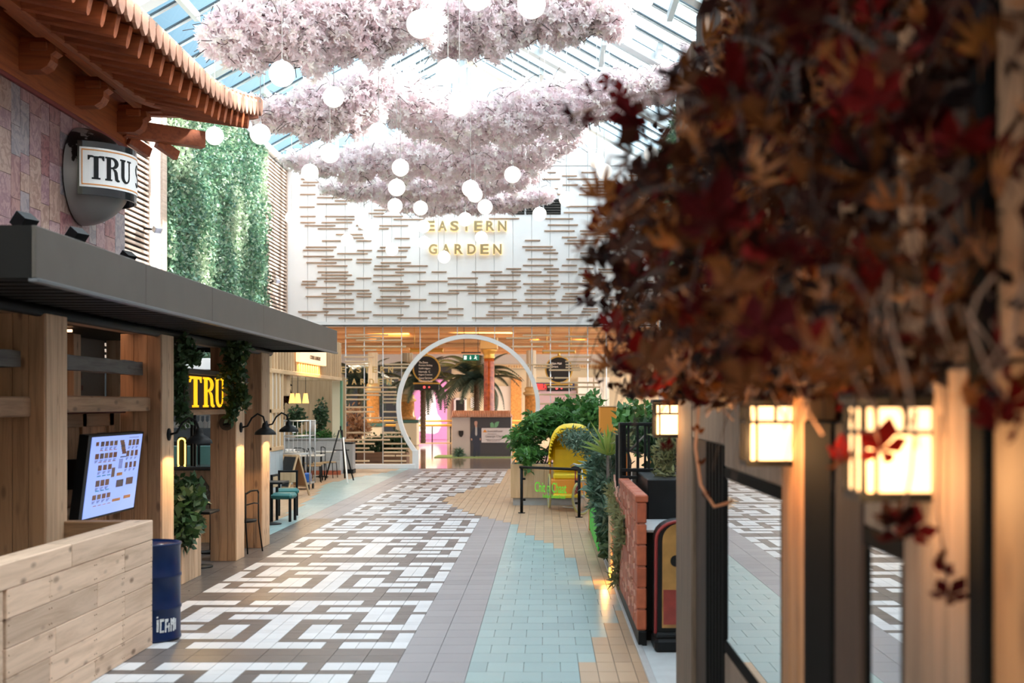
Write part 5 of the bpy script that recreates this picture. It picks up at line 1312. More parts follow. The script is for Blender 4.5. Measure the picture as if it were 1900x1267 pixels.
# cage trolley
d=31.7; x0,x1=PX(517,d),PX(575,d); t=thing('cage_trolley',((x0+x1)/2,d+.3,0),'tall grey wire cage trolley on castors behind the chalkboard','trolley')
for x in (x0,x1):
    for yy in (d,d+.7): MB().tube([(x,yy,.14),(x,yy,1.75)],.02,6).build('post',M['steel'],t)
for z in (.9,1.35,1.73):
    for yy in (d,d+.7): MB().tube([(x0,yy,z),(x1,yy,z)],.015,6).build('rail',M['steel'],t)
    for x in (x0,x1): MB().tube([(x,d,z),(x,d+.7,z)],.012,6).build('rail',M['steel'],t)
for i in range(1,7): MB().tube([(x0+(x1-x0)*i/7,d+.7,.2),(x0+(x1-x0)*i/7,d+.7,1.73)],.008,5).build('bar',M['steel'],t)
for i in range(1,5): MB().tube([(x1,d+.7*i/5,1.35),(x1,d+.7*i/5,1.73)],.008,5).build('bar',M['steel'],t)
MB().bbox(x0,x1,d,d+.7,.14,.18,.01).build('deck',M['steel'],t)
for x in (x0+.06,x1-.04):
    for yy in (d+.06,d+.64): MB().lathe([(.065,-.02),(.065,.02)],(x,yy,.067),14,0,Matrix.Rotation(math.pi/2,3,'Y')).build('castor',M['rubber'],t)
MB().box(PX(543,d),PX(549,d),d-.025,d-.02,PZ(803,d),PZ(790,d)).build('label_card',M['white'],t)
tag(MB().bbox(x1-.18,x1-.02,d+.1,d+.35,.18,.42,.03).build('blue_crate',plain('bright_blue_plastic',(.02,.12,.45),.4)),'small blue crate on the cage trolley deck','crate')
# chalkboard
c=Vector((PX(541,29.9),29.9,0)); hd=Vector((-.64,.77,0)).normalized(); od=Vector((hd.y,-hd.x,0)); 
t=thing('chalkboard',tuple(c),'wooden A-frame chalkboard standing on the tiles before the trolley','chalkboard')
def leaf(sg,mat_face,hz=.93):
    fr=MB(); fc=MB()
    top=c+Vector((0,0,hz)); foot=lambda s__: c+od*sg*.30+hd*s__*.31
    tp=lambda s__: top+hd*s__*.31+od*sg*.02
    for s__ in (-1,1): MB().bar(foot(s__),tp(s__),.045,.03,0,up=od).build('leg',M['oak'],t)
    a0,a1=foot(-1).lerp(tp(-1),.22),foot(1).lerp(tp(1),.22); b0,b1=tp(-1),tp(1)
    nn=(b1-b0).cross(a0-b0).normalized()*.008
    vs=[a0-nn,a1-nn,b1-nn,b0-nn,a0+nn,a1+nn,b1+nn,b0+nn]
    MB().add(vs,[(0,3,2,1),(4,5,6,7),(0,1,5,4),(1,2,6,5),(2,3,7,6),(3,0,4,7)]).build('board',mat_face,t)
    MB().bar(a0,a1,.04,.03).build('rail',M['oak'],t); MB().bar(b0,b1,.05,.04).build('top_rail',M['oak'],t)
leaf(-1,M['chalk']); leaf(1,plain('brown_hardboard',(.40,.19,.07),.6))
if od.y>0: pass
# easel
d=36.0; t=thing('easel',(PX(634,d),d,0),'black tripod easel with one white leg by the rod screen','easel')
ap=P(632,798,d)
for q,(px,dd,mt) in enumerate(((603,d-.3,'black'),(656,d-.3,'black'),(640,d+.7,'black'))):
    py=VY+F*HC/dd; MB().tube([ap+Vector((.04*(q-1),0,.0)),P(px,py,dd)],.022,6).build('leg',M[mt],t)
MB().tube([P(637,812,d-.2),P(645,VY+F*HC/(d-1.6),d-1.6)],.022,6).build('leg',M['white'],t)
MB().tube([P(620,835,d-.2),P(648,835,d-.2)],.016,6).build('crossbar',M['black'],t)
MB().tube([ap,ap+Vector((0,0,.12))],.025,6).build('mast',M['black'],t)
t=thing('waste_bin',(PX(645,39.2),39.2,0),'grey steel bin with black base beside the easel','bin')
x0,x1=PX(634,39.2),PX(655,39.2)
MB().bbox(x0,x1,39.2,39.7,.12,PZ(823,39.2),.02).build('body',M['steel'],t); MB().bbox(x0-.01,x1+.01,39.18,39.72,0,.13,.01).build('base',M['black'],t); MB().bbox(x0-.01,x1+.01,39.18,39.72,PZ(823,39.2),PZ(823,39.2)+.04,.01).build('lid',M['black'],t)
# cafe tables and chairs
table((PX(562,35),35,0),'pale-topped cafe table behind the cage trolley',M['tabletop'],M['black'],1.1,.7)
table((PX(597,37.5),37.4,0),'pale-topped cafe table against the tiled planter',M['tabletop'],M['black'],.8,.6,.76)
side_chair((PX(611,37),36.9,0),1.4,'black bistro chair with tan seat nearest the easel',M['black'],M['rattan'])
side_chair((PX(585,35.6),35.6,0),1.7,'black bistro chair, front of the cluster by pale table',M['black'],M['rattan'])
side_chair((PX(579,34.6),34.8,0),1.8,'black bistro chair, left of the cluster by pale table',M['black'],M['rattan'])
side_chair((PX(592,36.4),36.4,0),1.6,'black bistro chair, rear of the cluster by pale table',M['black'],M['rattan'])
side_chair((PX(555,36.2),36.3,0),3.1,'black bistro chair behind the first pale table',M['black'],M['rattan'])
t=thing('service_cupboard',(PX(525,33),33,0),'low timber service cupboard with crockery behind the chalkboard','cupboard')
MB().bbox(PX(514,33),PX(548,33),33,33.5,0,.86,.01).build('body',M['oak'],t); MB().bbox(PX(513,33),PX(549,33),32.97,33.53,.86,.9,.006).build('top',M['tabletop'],t)
MB().box(PX(517,33),PX(545,33),32.985,33,.45,.49).build('shelf_edge',M['oakx'],t)
for i in range(5):
    q=(PX(518+i*6,33),33.2,.9); tag(MB().lathe([(.03,0),(.045,.07),(.04,.075)],q,12).build('cup',M['white']),'small white cup standing on the timber service cupboard','cup','cups on the service cupboard')

plant_thing('wall_creeper',(-7.6,36,2.2),'reddish dried foliage hanging in the cafe corner','plant',[(160,P(522,705,36),(.22,.2,.35)),(60,P(530,735,36),(.15,.2,.2))],M['autumn'],.16)
t=thing('cafe_backdrop',(-8.3,38,0),'dark horizontal louvre panel in the cafe corner','panel')
for i in range(12): MB().bbox(PX(512,38),PX(527,38),38,38.05,1.2+i*.14,1.2+i*.14+.075,.005).build('slat',M['walnut'],t)
MB().box(PX(512,38),PX(527,38),38.05,38.08,0,2.95).build('backing',M['dark'],t)
# ------------------------------------------------------------------ right-hand side: planter, rickshaw, barrier
t=thing('oak_planter',(.1,27.5,0),'long oak planter box with large glossy green shrub on the walkway','planter')
x0=-.74
for i in range(6): MB().bbox(x0+.24*i,x0+.238+.24*i,26.9,26.94,.16,.88,.005).build('panel',M['oak'],t)
for i in range(5): MB().bbox(x0,x0+.03,26.94+.5*i,27.438+.5*i,.16,.88,.005).build('panel',M['oak'],t)
MB().box(x0+.05,x0+1.42,26.95,29.4,0,.16).build('kick_base',M['stone'],t)
MB().box(x0+.03,x0+1.42,26.94,29.4,.16,.8).build('soil',M['soil'],t)
def palmate_mesh(lobes,depth,mat,name='leaf',droop=.18,wid=.3):
    """one lobed leaf in the XY plane, stalk at origin, pointing +Y"""
    mb=MB(); vs=[(0,0,0)]; k=0; fs=[]
    for i in range(lobes):
        a=math.radians(-125+250*i/(lobes-1)); L=1-.35*abs(i-(lobes-1)/2)/((lobes-1)/2)
        dx,dy=math.sin(a),math.cos(a); px_,py_=dy,-dx
        b=len(vs)
        vs+=[(dx*L*depth-px_*wid*L*.35,dy*L*depth-py_*wid*L*.35,.03),(dx*L*.62-px_*wid*L*.5,dy*L*.62-py_*wid*L*.5,-.02),(dx*L,dy*L,-droop),(dx*L*.62+px_*wid*L*.5,dy*L*.62+py_*wid*L*.5,-.02),(dx*L*depth+px_*wid*L*.35,dy*L*depth+py_*wid*L*.35,.03)]
        fs+=[(0,b,b+1,b+2),(0,b+2,b+3,b+4)]
    mb.add(vs,fs)
    mb.tube([(0,0,0),(0,-.25,-.02),(0,-.5,-.12)],.012,3)
    return mesh_only(mb,name,mat)
FATS=[palmate_mesh(8,.42,M['leaf_fatsia']),palmate_mesh(7,.38,M['leaf_fatsia'],droop=.3)]
sh=thing('fatsia_shrub',(.1,28,.8),'broad shrub with big glossy hand-shaped leaves in the oak planter','shrub')
mb=MB()
for i in range(9):
    e=Vector((.1+random.uniform(-.7,.9),28+random.uniform(-.5,.6),1.3+random.random()*.8)); mb.tube([(.1+random.uniform(-.4,.5),28,.8),e*.5+Vector((.05,14,.6)),e],.018,5)
mb.build('stems',M['bark'],sh)
blobs=[((1000,790),.42,.35,90),((970,812),.36,.36,70),((1030,778),.45,.3,70),((985,838),.35,.22,45),((1050,800),.4,.35,40)]
for (px,py),rx,rz,n in blobs:
    for q in in_blob(n,P(px,py,27.9),(rx,.55,rz)):
        o=inst('leaf',random.choice(FATS),tuple(q),parent=sh,scale=.15+.10*random.random())
        o.rotation_euler=(random.uniform(.1,1.0),random.uniform(-.5,.5),math.atan2(-(q[0]-.1),(27-q[1]))*1.0+math.pi+random.uniform(-1.2,1.2))
for lab,px,py,d,rx,rz,n in (('tall green shrub mass behind the rickshaw hood',1065,770,30.5,.75,.45,700),('leafy green shrub left of the orange pillar',1098,770,28.5,.35,.5,480),('bright leafy shrub right of the orange pillar behind the lantern',1185,790,21,.42,.42,650),('pale green bushy plant at the front corner of the oak planter',975,845,27.1,.2,.14,160)):
    plant_thing('shrub',(PX(px,d),d,0),lab,'shrub',[(n,P(px,py,d),(rx,.45,rz)),(n//2,P(px+6,py+22,d),(rx*.8,.4,rz*.7))],M['leaf_fatsia'],.16,stems=[[(PX(px,d),d,.1),P(px,py,d)]])
# glass barrier
p0=Vector((-.47,25.0,0)); p1=Vector((.64,24.05,0)); hh=.91
t=thing('glass_barrier',tuple((p0+p1)/2),'low glass barrier with green lettering before the yellow rickshaw','barrier')
for p in (p0,p1):
    MB().tube([p,p+Vector((0,0,hh))],.03,10).build('post',M['black'],t); MB().lathe([(.07,0),(.07,.015)],p,16).build('foot_plate',M['black'],t)
MB().tube([p0+Vector((-.03,0,hh)),p1+Vector((.03,0,hh))],.028,10).build('top_rail',M['black'],t)
u=(p1-p0).normalized(); a,b=p0+u*.06,p1-u*.06
gp=MB().add([a+Vector((0,0,.18)),b+Vector((0,0,.18)),b+Vector((0,0,hh-.05)),a+Vector((0,0,hh-.05))],[(0,1,2,3)]).build('glass_panel',M['glass'],t)
for p,s_ in ((p0,1),(p1,-1)):
    for z in (.27,.68): MB().bar(p+Vector((0,0,z)),p+u*.09*s_+Vector((0,0,z)),.03,.04).build('clamp',M['black'],t)
ang=math.atan2(u.y,u.x)
for txt,f0,w_,z,h_ in (('Chit n Chaat',.52,.80,.44,.20),('Indian StreetFood',.58,.56,.335,.075)):
    q=p0.lerp(p1,f0)+Vector((0,0,z)); o=inst('lettering',word_mesh(txt,w_,h_,.006,M['green_letter'],.01),tuple(q+Vector((u.y,-u.x,0))*.012),parent=gp); o.rotation_euler=(0,0,ang)
# rickshaw
rk=thing('cycle_rickshaw',(.5,25.9,0),'yellow hooded cycle rickshaw parked behind the glass barrier','rickshaw')
def wheel(c,r,axis,par,tyre,name='wheel'):
    c=Vector(c); ax=Vector(axis).normalized(); q=ax.to_track_quat('Z','Y').to_matrix()
    ring=lambda rr:[c+q@Vector((rr*math.cos(2*math.pi*i/32),rr*math.sin(2*math.pi*i/32),0)) for i in range(32)]
    w_=MB().tube(ring(r-.022),.022,8,closed=True).build(name,tyre,par)
    MB().tube(ring(r-.05),.013,6,closed=True).build('rim',M['steel'],w_)
    mb=MB()
    for i in range(20):
        a=2*math.pi*i/20; mb.tube([c+ax*.03*(1 if i%2 else -1),c+q@Vector(((r-.05)*math.cos(a),(r-.05)*math.sin(a),0))],.004,3,caps=False)
    mb.build('spokes',M['steel'],w_); MB().tube([c-ax*.05,c+ax*.05],.025,8).build('hub',M['steel'],w_)
cream_t=plain('cream_tyre',(.55,.50,.20),.6)
wheel((.08,26.2,.36),.36,(1,.06,0),rk,cream_t); wheel((1.02,26.2,.36),.36,(1,.06,0),rk,cream_t)
wheel((.72,24.62,.35),.35,(1,-.75,0),rk,cream_t,'front_wheel')
YV=M['yellow_vinyl']
MB().bbox(.16,.94,25.72,26.45,.62,.74,.03).build('seat',YV,rk)
MB().bbox(.16,.94,26.38,26.5,.72,1.25,.04).build('backrest',YV,rk)
MB().bbox(.18,.92,25.66,25.73,.33,.62,.01).build('front_apron',M['orange_paint'],rk)
MB().bbox(.16,.94,25.25,25.74,.28,.34,.01).build('footwell',YV,rk)
mb=MB(); vs=[]; n=14; cs=((.0,.55),(.25,.30),(.5,.0))
# folding hood: three hoops sweeping from upright to forward
hoops=[]
for th,rr in ((100,.72),(70,.78),(42,.80),(18,.80)):
    t_=math.radians(th); hp=[]
    for i in range(n+1):
        s_=-1+2*i/n; xx=.55+.46*(abs(s_)**.8)*(1 if s_>0 else -1); dome=max(0,1-abs(s_)**3.0)**.5
        hgt=.62*dome+.35; hp.append(Vector((xx,26.35-math.cos(t_)*hgt*.72,.86+math.sin(t_)*hgt*.92)))
    hoops.append(hp)
hoops=[[Vector((q.x,q.y,q.z)) for q in hp] for hp in hoops]
hoops=[]
for yy,top in ((26.52,1.50),(26.35,1.66),(26.1,1.74),(25.85,1.73),(25.66,1.66)):
    hp=[]
    for i in range(n+1):
        a=math.pi-math.pi*i/n; hp.append(Vector((.55+.47*math.copysign(abs(math.cos(a))**.7,math.cos(a)),yy,.98+(top-.98)*(math.sin(a)**.75 if math.sin(a)>0 else 0))))
    hoops.append(hp)
for hp in hoops: vs+=hp
fs=[(r*(n+1)+i,r*(n+1)+i+1,(r+1)*(n+1)+i+1,(r+1)*(n+1)+i) for r in range(len(hoops)-1) for i in range(n)]+[tuple(range(n+1))]
mb.add(vs,fs,0,True); hood=mb.build('hood',YV,rk)
so=hood.modifiers.new('thick','SOLIDIFY'); so.thickness=.02
mb=MB()
for i in range(n*2+1):
    f=i/2; k=min(int(f),n-1); q=hoops[-1][k].lerp(hoops[-1][k+1],f-k); mb.sphere(q+Vector((0,-.02,-.03)),.028,6)
mb.build('hood_fringe',YV,rk)
for s_ in (.1,1.0): MB().tube([(s_,26.3,.40),(s_,26.4,.95),(s_,25.75,1.0)],.018,6).build('hood_bracket',M['orange_paint'],rk)
MB().bbox(.12,.98,25.7,26.5,.50,.62,.02).build('body_box',M['orange_paint'],rk)
rp=plain('red_bicycle_paint',(.35,.03,.05),.35)
MB().tube([(.55,25.6,.32),(.62,25.1,.4),(.66,24.9,.85)],.022,8).build('frame_tube',rp,rk); MB().tube([(.55,25.6,.36),(.65,24.95,.72)],.02,8).build('frame_tube',rp,rk)
for s_ in (-.06,.06): MB().tube([(.68+s_*.6,24.8+s_*.75,.86),(.72+s_*.6,24.64+s_*.75,.35)],.014,6).build('fork',M['steel'],rk)
MB().tube([(.50,25.15,.92),(.56,24.95,.98),(.66,24.86,.95),(.80,24.98,.98),(.88,25.1,.92)],.014,8).build('handlebar',M['steel'],rk)
MB().lathe([(.09,0),(.08,.04),(.001,.06)],(.60,25.35,.86),14).build('saddle',M['black'],rk); MB().tube([(.6,25.35,.4),(.6,25.35,.87)],.016,6).build('seat_post',rp,rk)
MB().tube([(.35,25.5,.08),(.62,25.3,.08)],.02,6).build('pedal_bar',M['steel'],rk)
MB().tube([(.08,26.2,.36),(1.02,26.2,.36)],.02,6).build('axle',M['steel'],rk)
for s_ in (.2,.9): MB().tube([(s_,26.2,.36),(s_,26.0,.52)],.015,6).build('spring',M['steel'],rk)
# orange pillar
d=22.5; t=thing('orange_pillar',(PX(1130,d),d,0),'square orange painted pillar rising out of the shrubs','pillar')
MB().bbox(PX(1113,d),PX(1144,d),d,d+.5,0,PZ(755,d),.01).build('shaft',M['orange_paint'],t); MB().bbox(PX(1112,d),PX(1145,d),d-.01,d+.51,PZ(755,d),PZ(753,d),.004).build('cap',M['oak'],t)
tag(MB().bbox(PX(1146,d+.6),PX(1164,d+.6),d+.6,d+.9,0,PZ(756,d+.6),.01).build('orange_board',plain('deep_orange_paint',(.55,.16,.02),.5)),'deeper orange board close beside the orange pillar','board')
# row of planters and plants running towards the camera
for lab,blobs,mat,sz,tv in (
  ('silvery grey-green bush drooping in front of the rickshaw hood',[(900,P(1088,820,21),(.31,.4,.24)),(450,P(1108,868,20.2),(.15,.35,.24)),(300,P(1062,812,21.2),(.22,.3,.16))],'leaf_grey',.10,THIN_V),
  ('drooping blue-green leafy plant beside the black glass post',[(420,P(1115,870,17.5),(.18,.3,.25)),(420,P(1118,915,17.2),(.14,.3,.26)),(220,P(1128,960,16.8),(.10,.3,.2))],'leaf_grey',.19,THIN_V),
  ('dark green foliage low down along the kerb by the green crate',[(260,P(1124,985,17.2),(.09,.4,.22)),(200,P(1130,1010,16.6),(.07,.3,.2))],'leaf_dark',.11,LEAF_V)):
    plant_thing('bush',(float(blobs[0][1].x),float(blobs[0][1].y),0),lab,'bush',blobs,M[mat],sz,tv,stems=[[(float(blobs[0][1].x)+.1,float(blobs[0][1].y),.2),tuple(blobs[0][1])]])
t=thing('yucca',(PX(1128,17),17,0),'spiky yellow-green yucca rosette above the blue-green plant','plant')
base=P(1128,845,17); MB().tube([(base.x,17,.3),base],.025,6).build('stem',M['bark'],t)
yl=mesh_only(MB().add([(-.02,0,0),(.02,0,0),(.035,.25,.03),(0,.55,-.03),(-.035,.25,.03)],[(0,1,2,3,4)]),'leaf',varied('yellow_green_blade',[(.22,.36,.06),(.40,.48,.12),(.12,.25,.06)],.45,.2))
for i in range(26):
    o=inst('leaf',yl,tuple(base),parent=t,scale=.7+.3*random.random()); o.rotation_euler=(math.radians(random.uniform(15,85)),random.uniform(-.3,.3),random.random()*6.28)
t=thing('timber_planter',(.95,20.5,0),'timber planter trough running along the kerb under the bushes','planter')
for i in range(6): MB().bbox(.84,.87,16.2+i*.9,17.095+i*.9,.02,.75,.006).build('board',M['oak'],t)
MB().box(.87,1.4,16.2,21.55,.02,.68).build('soil',M['soil'],t)
t=thing('corner_planter',(.9,15.8,0),'upright timber planter box lit by an orange light at the brick wall end','planter')
MB().bbox(.80,1.1,15.55,16.1,.1,1.12,.008).build('box',M['oak'],t); MB().box(.82,1.1,15.6,16.1,0,.1).build('plinth',M['stone'],t)
ld=bpy.data.lights.new('uplight','POINT'); ld.energy=2.5; ld.color=(1,.5,.12); ld.shadow_soft_size=.04
lo=bpy.data.objects.new('uplight',ld); COL.objects.link(lo); lo.location=(.72,15.3,.16)
t=thing('kerb_light',(.77,15.4,0),'small glowing orange floor light at the planter foot','light'); MB().bbox(.775,.80,15.25,15.5,.04,.16,.005).build('lens',glow('orange_floor_light',(1,.42,.05),2),t)
t=thing('green_trellis',(.79,18.6,0),'bright green slatted panel standing along the kerb','panel')
for i in range(7): MB().bbox(.745,.775,18.1+i*.5,18.4+i*.5,.05,.80+.10*math.sin(i*2),.008).build('slat',M['green_paint'],t)
MB().bbox(.775,.80,18.1,21.4,.4,.5,.006).build('rail',M['green_paint'],t)
tag(MB().bbox(.74,.79,21.6,21.72,0,1.0,.01).build('rust_post',M['marble_or']),'rust-brown post between rickshaw and bushes','post')
# black glass post
t=thing('glass_screen',(.86,15.0,0),'tall glass screen with black end post above the brick wall','screen')
MB().bbox(.82,.87,14.75,14.85,1.1,PZ(806,14.8),.006).build('post',M['black'],t)
MB().quad((.85,14.85,1.2),(.85,16.5,1.2),(.85,16.5,PZ(806,14.8)),(.85,14.85,PZ(806,14.8))).build('glass_panel',M['glass'],t)

# ---- terracotta brick wall
bwall=thing('brick_wall',(.87,13.2,0),'narrow terracotta block wall with pale joints along the right kerb','wall')
bwall['kind']='thing'
MB().box(.835,.885,11.28,15.5,.12,1.2).build('mortar_core',M['terramortar'],bwall)
MB().bbox(.825,.90,11.24,15.5,0,.14,.006).build('plinth',M['black'],bwall)
bmc={}
rows=6; z=.14
for r in range(rows):
    h_=.19; y=11.25-(0 if r%2==0 else .21); 
    yend=15.45 if r<rows-1 else 13.9
    while y<yend:
        a=max(y,11.25); b=min(y+.42,yend)
        if b-a>.05:
            MB().bbox(.815-random.random()*.006,.90,a+.008,b-.008,z+.008,z+h_-.004,.008).build('brick',M['terra'],bwall)
        y+=.42
    z+=h_
for i in range(6):                                                   # proud top course
    a=11.25+i*.44; MB().bbox(.80,.915,a+.006,a+.43,z+.0,z+.07,.012).build('brick',M['terra'],bwall)
dm=MB()
for i in range(150):
    y=11.4+random.random()*4; zz=.2+random.random()*1.05; L=.05+random.random()*.06; a=random.choice((-1,1))*random.uniform(.5,1.2)
    dm.bar((.809,y,zz),(.809,y+L*math.cos(a),zz+L*math.sin(a)),.006,.016,0,up=(1,0,0))
dm.build('incised_marks',M['terramortar'],bwall)['kind']='stuff'
# moss garlands
def moss(lab,path,n,r=.07):
    t=thing('hanging_moss',tuple(path[-1]),lab,'moss'); pts=[]
    for i in range(len(path)-1):
        a,b=Vector(path[i]),Vector(path[i+1])
        for q in range(n): 
            f=random.random(); c=a.lerp(b,f); pts.append((c.x+random.gauss(0,r*.5),c.y+random.gauss(0,r*.6),c.z+random.gauss(0,r*.6)))
    pts=np.array(pts); scatter('strands',THIN_V,LEAF_F,pts,.07+.06*RNG.random(len(pts)),M['moss'],t,rots=None)['kind']='stuff'
    MB().tube(path,.008,5).build('cord',M['twig'],t)
moss('grey-green moss garland draped over the terracotta wall',[(.80,15.2,1.15),(.80,14.4,.95),(.80,13.8,.98),(.80,13.3,.75),(.80,13.9,.5),(.80,14.0,.15)],170,.06)
moss('pale moss tuft hanging on the terracotta wall face',[(.80,12.9,1.0),(.80,12.85,.75)],160,.05)
moss('yellow-green moss hanging under the farthest lantern',[P(1243,805,13.0),P(1235,850,13.0),P(1236,905,12.9),P(1232,925,12.8)],260,.1)
moss('grey moss clump on the black rail by the dead branch',[P(1155,812,15),P(1165,822,15)],120,.07)
# dead branch
t=thing('dead_branch',(PX(1167,14.0),14.0,1.5),'bare dead branch leaning against black railings above the brick wall','branch')
for path,r in (([P(1167,890,14),P(1169,855,14),P(1165,838,14),P(1180,825,14),P(1198,805,14.2)],[.022,.02,.018,.014,.008]),([P(1164,838,14),P(1160,825,14)],[.012,.005]),([P(1166,836,14),P(1180,840,14),P(1194,842,14)],[.012,.008,.005]),([P(1150,805,14.3),P(1160,800,14.2),P(1170,782,14.2)],[.012,.010,.006]),([P(1169,862,14),P(1178,855,14)],[.01,.005]),([P(1140,800,14.3),P(1150,805,14.3)],[.006,.01])):
    MB().tube(path,r,6).build('limb',M['bark'],t)
# black counter, arched cabinet, railings
t=thing('black_counter',(1.1,12.2,0),'black counter with pale marble ledge right of the brick wall','counter')
MB().bbox(.91,1.9,11.45,14.6,.1,1.0,.01).build('body',M['black'],t); MB().bbox(.92,1.9,11.5,14.6,0,.1,.01).build('kick_base',M['black'],t)
MB().bbox(.905,1.9,11.4,12.4,1.0,1.03,.006).build('marble_top',M['marble_white'],t)
MB().bbox(1.0,1.9,12.4,14.6,1.0,1.42,.01).build('upstand',M['black'],t)
t=thing('black_railing',(1.3,13.6,1.42),'black glazed railing screen behind the counter with orange seat glimpsed','railing')
for px in (1152,1166,1183,1197,1204,1218,1236,1254): MB().bbox(PX(px,13.8)-.012,PX(px,13.8)+.012,13.78,13.82,1.3,1.95,.003).build('bar',M['black'],t)
for z in (1.34,1.42,1.92): MB().bbox(PX(1150,13.8),2.2,13.77,13.83,z,z+.035,.004).build('rail',M['black'],t)
MB().bbox(PX(1152,13.8),PX(1163,13.8),13.9,14.3,1.0,1.95,.01).build('post',M['black'],t)
tag(MB().bbox(1.35,2.6,16.2,16.7,.5,1.62,.03).build('orange_banquette',M['orange_paint']),'orange banquette back glimpsed through black railings','seat')
plant_thing('shrub',(1.3,15.2,1.0),'dark leaves behind the black railing bars','shrub',[(260,(1.25,15.2,1.75),(.3,.3,.25)),(200,(1.5,15.0,1.45),(.3,.3,.2))],M['leaf_dark'],.12)
t=thing('arched_cabinet',(1.12,11.0,0),'black arched cabinet with red rim and amber painted panel','cabinet')
out=[(.955,.17)]+[(1.165+.205*math.cos(math.radians(180-a)),.98+.16*math.sin(math.radians(a))) for a in range(0,181,15)]+[(1.375,.17)]
inn=[(1.165+(x-1.165)*.74,.22+(z-.17)*.93) for x,z in out]
def am2(y0): return lambda a,b,c:Vector((a,y0+c,b))
MB().prism(out,0,.34,am2(10.98)).build('case',M['black'],t)
mb=MB(); pth=[Vector((x,10.985,z)) for x,z in out]; mb.tube(pth,.016,6); mb.build('red_rim',plain('red_enamel',(.30,.03,.03),.35),t)
pn=MB().prism(inn,-.02,0,am2(10.98)).build('painted_panel',plain('amber_painted_panel',(.38,.20,.06),.4,noise=.3,nscale=6),t)
MB().prism([(1.02,.25),(1.31,.25),(1.31,.55),(1.02,.55)],-.026,-.02,am2(10.98)).build('red_field',plain('painted_red_field',(.26,.04,.03),.4,noise=.3,nscale=8),pn)
MB().lathe([(.05,-.004),(.05,.004)],(1.13,10.955,.80),14,0,Rx).build('dark_motif',M['black'],pn)
MB().bbox(.945,1.385,10.93,11.36,0,.13,.03).build('base',M['black'],t); MB().bbox(.95,1.38,10.95,11.34,.12,.18,.02).build('base',M['black'],t)
# ------------------------------------------------------------------ hanging globes
GL='780,45,26 523,137,24 619,180,19.5 831,132,23 852,196,20 702,246,18.5 483,249,19 398,252,17 612,285,17.5 575,320,16 743,311,16 736,348,16 733,382,14 780,386,13.5 541,404,12 670,397,12.5 676,414,12 690,420,13.5 685,434,11.7 644,445,11.5 727,463,11.7 786,420,12 787,450,11.6 824,477,11.5 863,407,13 873,350,16 881,361,14.5 900,384,14 951,324,15.5 893,441,11.8 1001,397,13 1051,369,14 1107,298,14.5 1121,318,14.5 1208,286,14 884,-8,27 986,8,26.5 1190,-4,24'
gls=sorted(tuple(map(float,q.split(','))) for q in GL.split())
gme=mesh_only(MB().sphere((0,0,0),.2,28),'globe',M['globe'])
cap=mesh_only(MB().lathe([(.028,.19),(.028,.215),(.008,.23)],(0,0,0),12),'cap',M['steel'])
ORD=['first','second','third','fourth','fifth','sixth','seventh','eighth','ninth','tenth']+['%dth'%i for i in range(11,21)]+['21st','22nd','23rd']+['%dth'%i for i in range(24,31)]+['31st','32nd','33rd']+['%dth'%i for i in range(34,45)]
for i,(px,py,r) in enumerate(gls):
    d=min(470.0/r,41.0); p=P(px,py,d)
    size='large near' if r>20 else ('mid-sized' if r>14.2 else 'small distant')
    t=thing('globe_pendant',tuple(p-Vector((0,0,.2))),'%s white glowing globe pendant, %s globe counted from the left'%(size,ORD[i]),'lamp','hanging globe pendants')
    inst('globe',gme,tuple(p),parent=t); inst('cap',cap,tuple(p),parent=t)
    zr=ZE+(XC-XL-abs(p.x-XC))*PIT+.15
    MB().tube([p+Vector((0,0,.22)),(p.x,p.y,zr)],.007,5).build('cord',M['cord'],t)
# ------------------------------------------------------------------ blossom clouds
CL=[('vast pale blossom cloud filling the upper left of the roof space',23.5,[(385,75,40),(430,62,62),(500,50,72),(570,50,82),(640,45,78),(700,35,72),(760,30,60),(810,25,55)],5200),
    ('pale pink blossom cloud crossing the top right of the roof space',25,[(800,35,62),(860,45,72),(930,25,74),(1000,18,66),(1060,18,60),(1110,25,48),(1160,40,34)],4300),
    ('blossom cloud at left reaching to the tip of the red eave',28.5,[(455,190,10),(490,212,28),(550,212,44),(610,200,56),(660,190,62),(705,170,50),(730,150,30)],3000),
    ('wide blossom cloud sweeping across the centre below the top clouds',30.5,[(710,185,50),(770,195,58),(830,225,55),(890,225,50),(950,215,56),(1010,200,58),(1070,195,56),(1130,175,46),(1190,165,40),(1240,155,34),(1275,145,26)],5200),
    ('blossom cloud hanging low in the middle, third layer from the top',34,[(530,297,12),(580,302,24),(640,308,30),(700,295,40),(770,290,46),(840,290,50),(910,283,52),(980,272,50),(1040,258,42),(1085,238,22)],4600),
    ('blossom cloud just above the small distant globes, fourth layer',36.8,[(598,348,10),(650,348,22),(710,348,28),(770,345,36),(830,345,36),(890,332,36),(950,325,32),(1005,315,22)],3400),
    ('lowest blossom cloud hanging right over the brass lettering',39,[(690,362,8),(735,378,16),(790,380,20),(850,376,24),(910,374,24),(970,370,20),(1022,362,10)],2600),
    ('slim blossom column beside the right-hand slatted panel',31.5,[(1276,80,14),(1278,120,18),(1274,165,16)],420)]
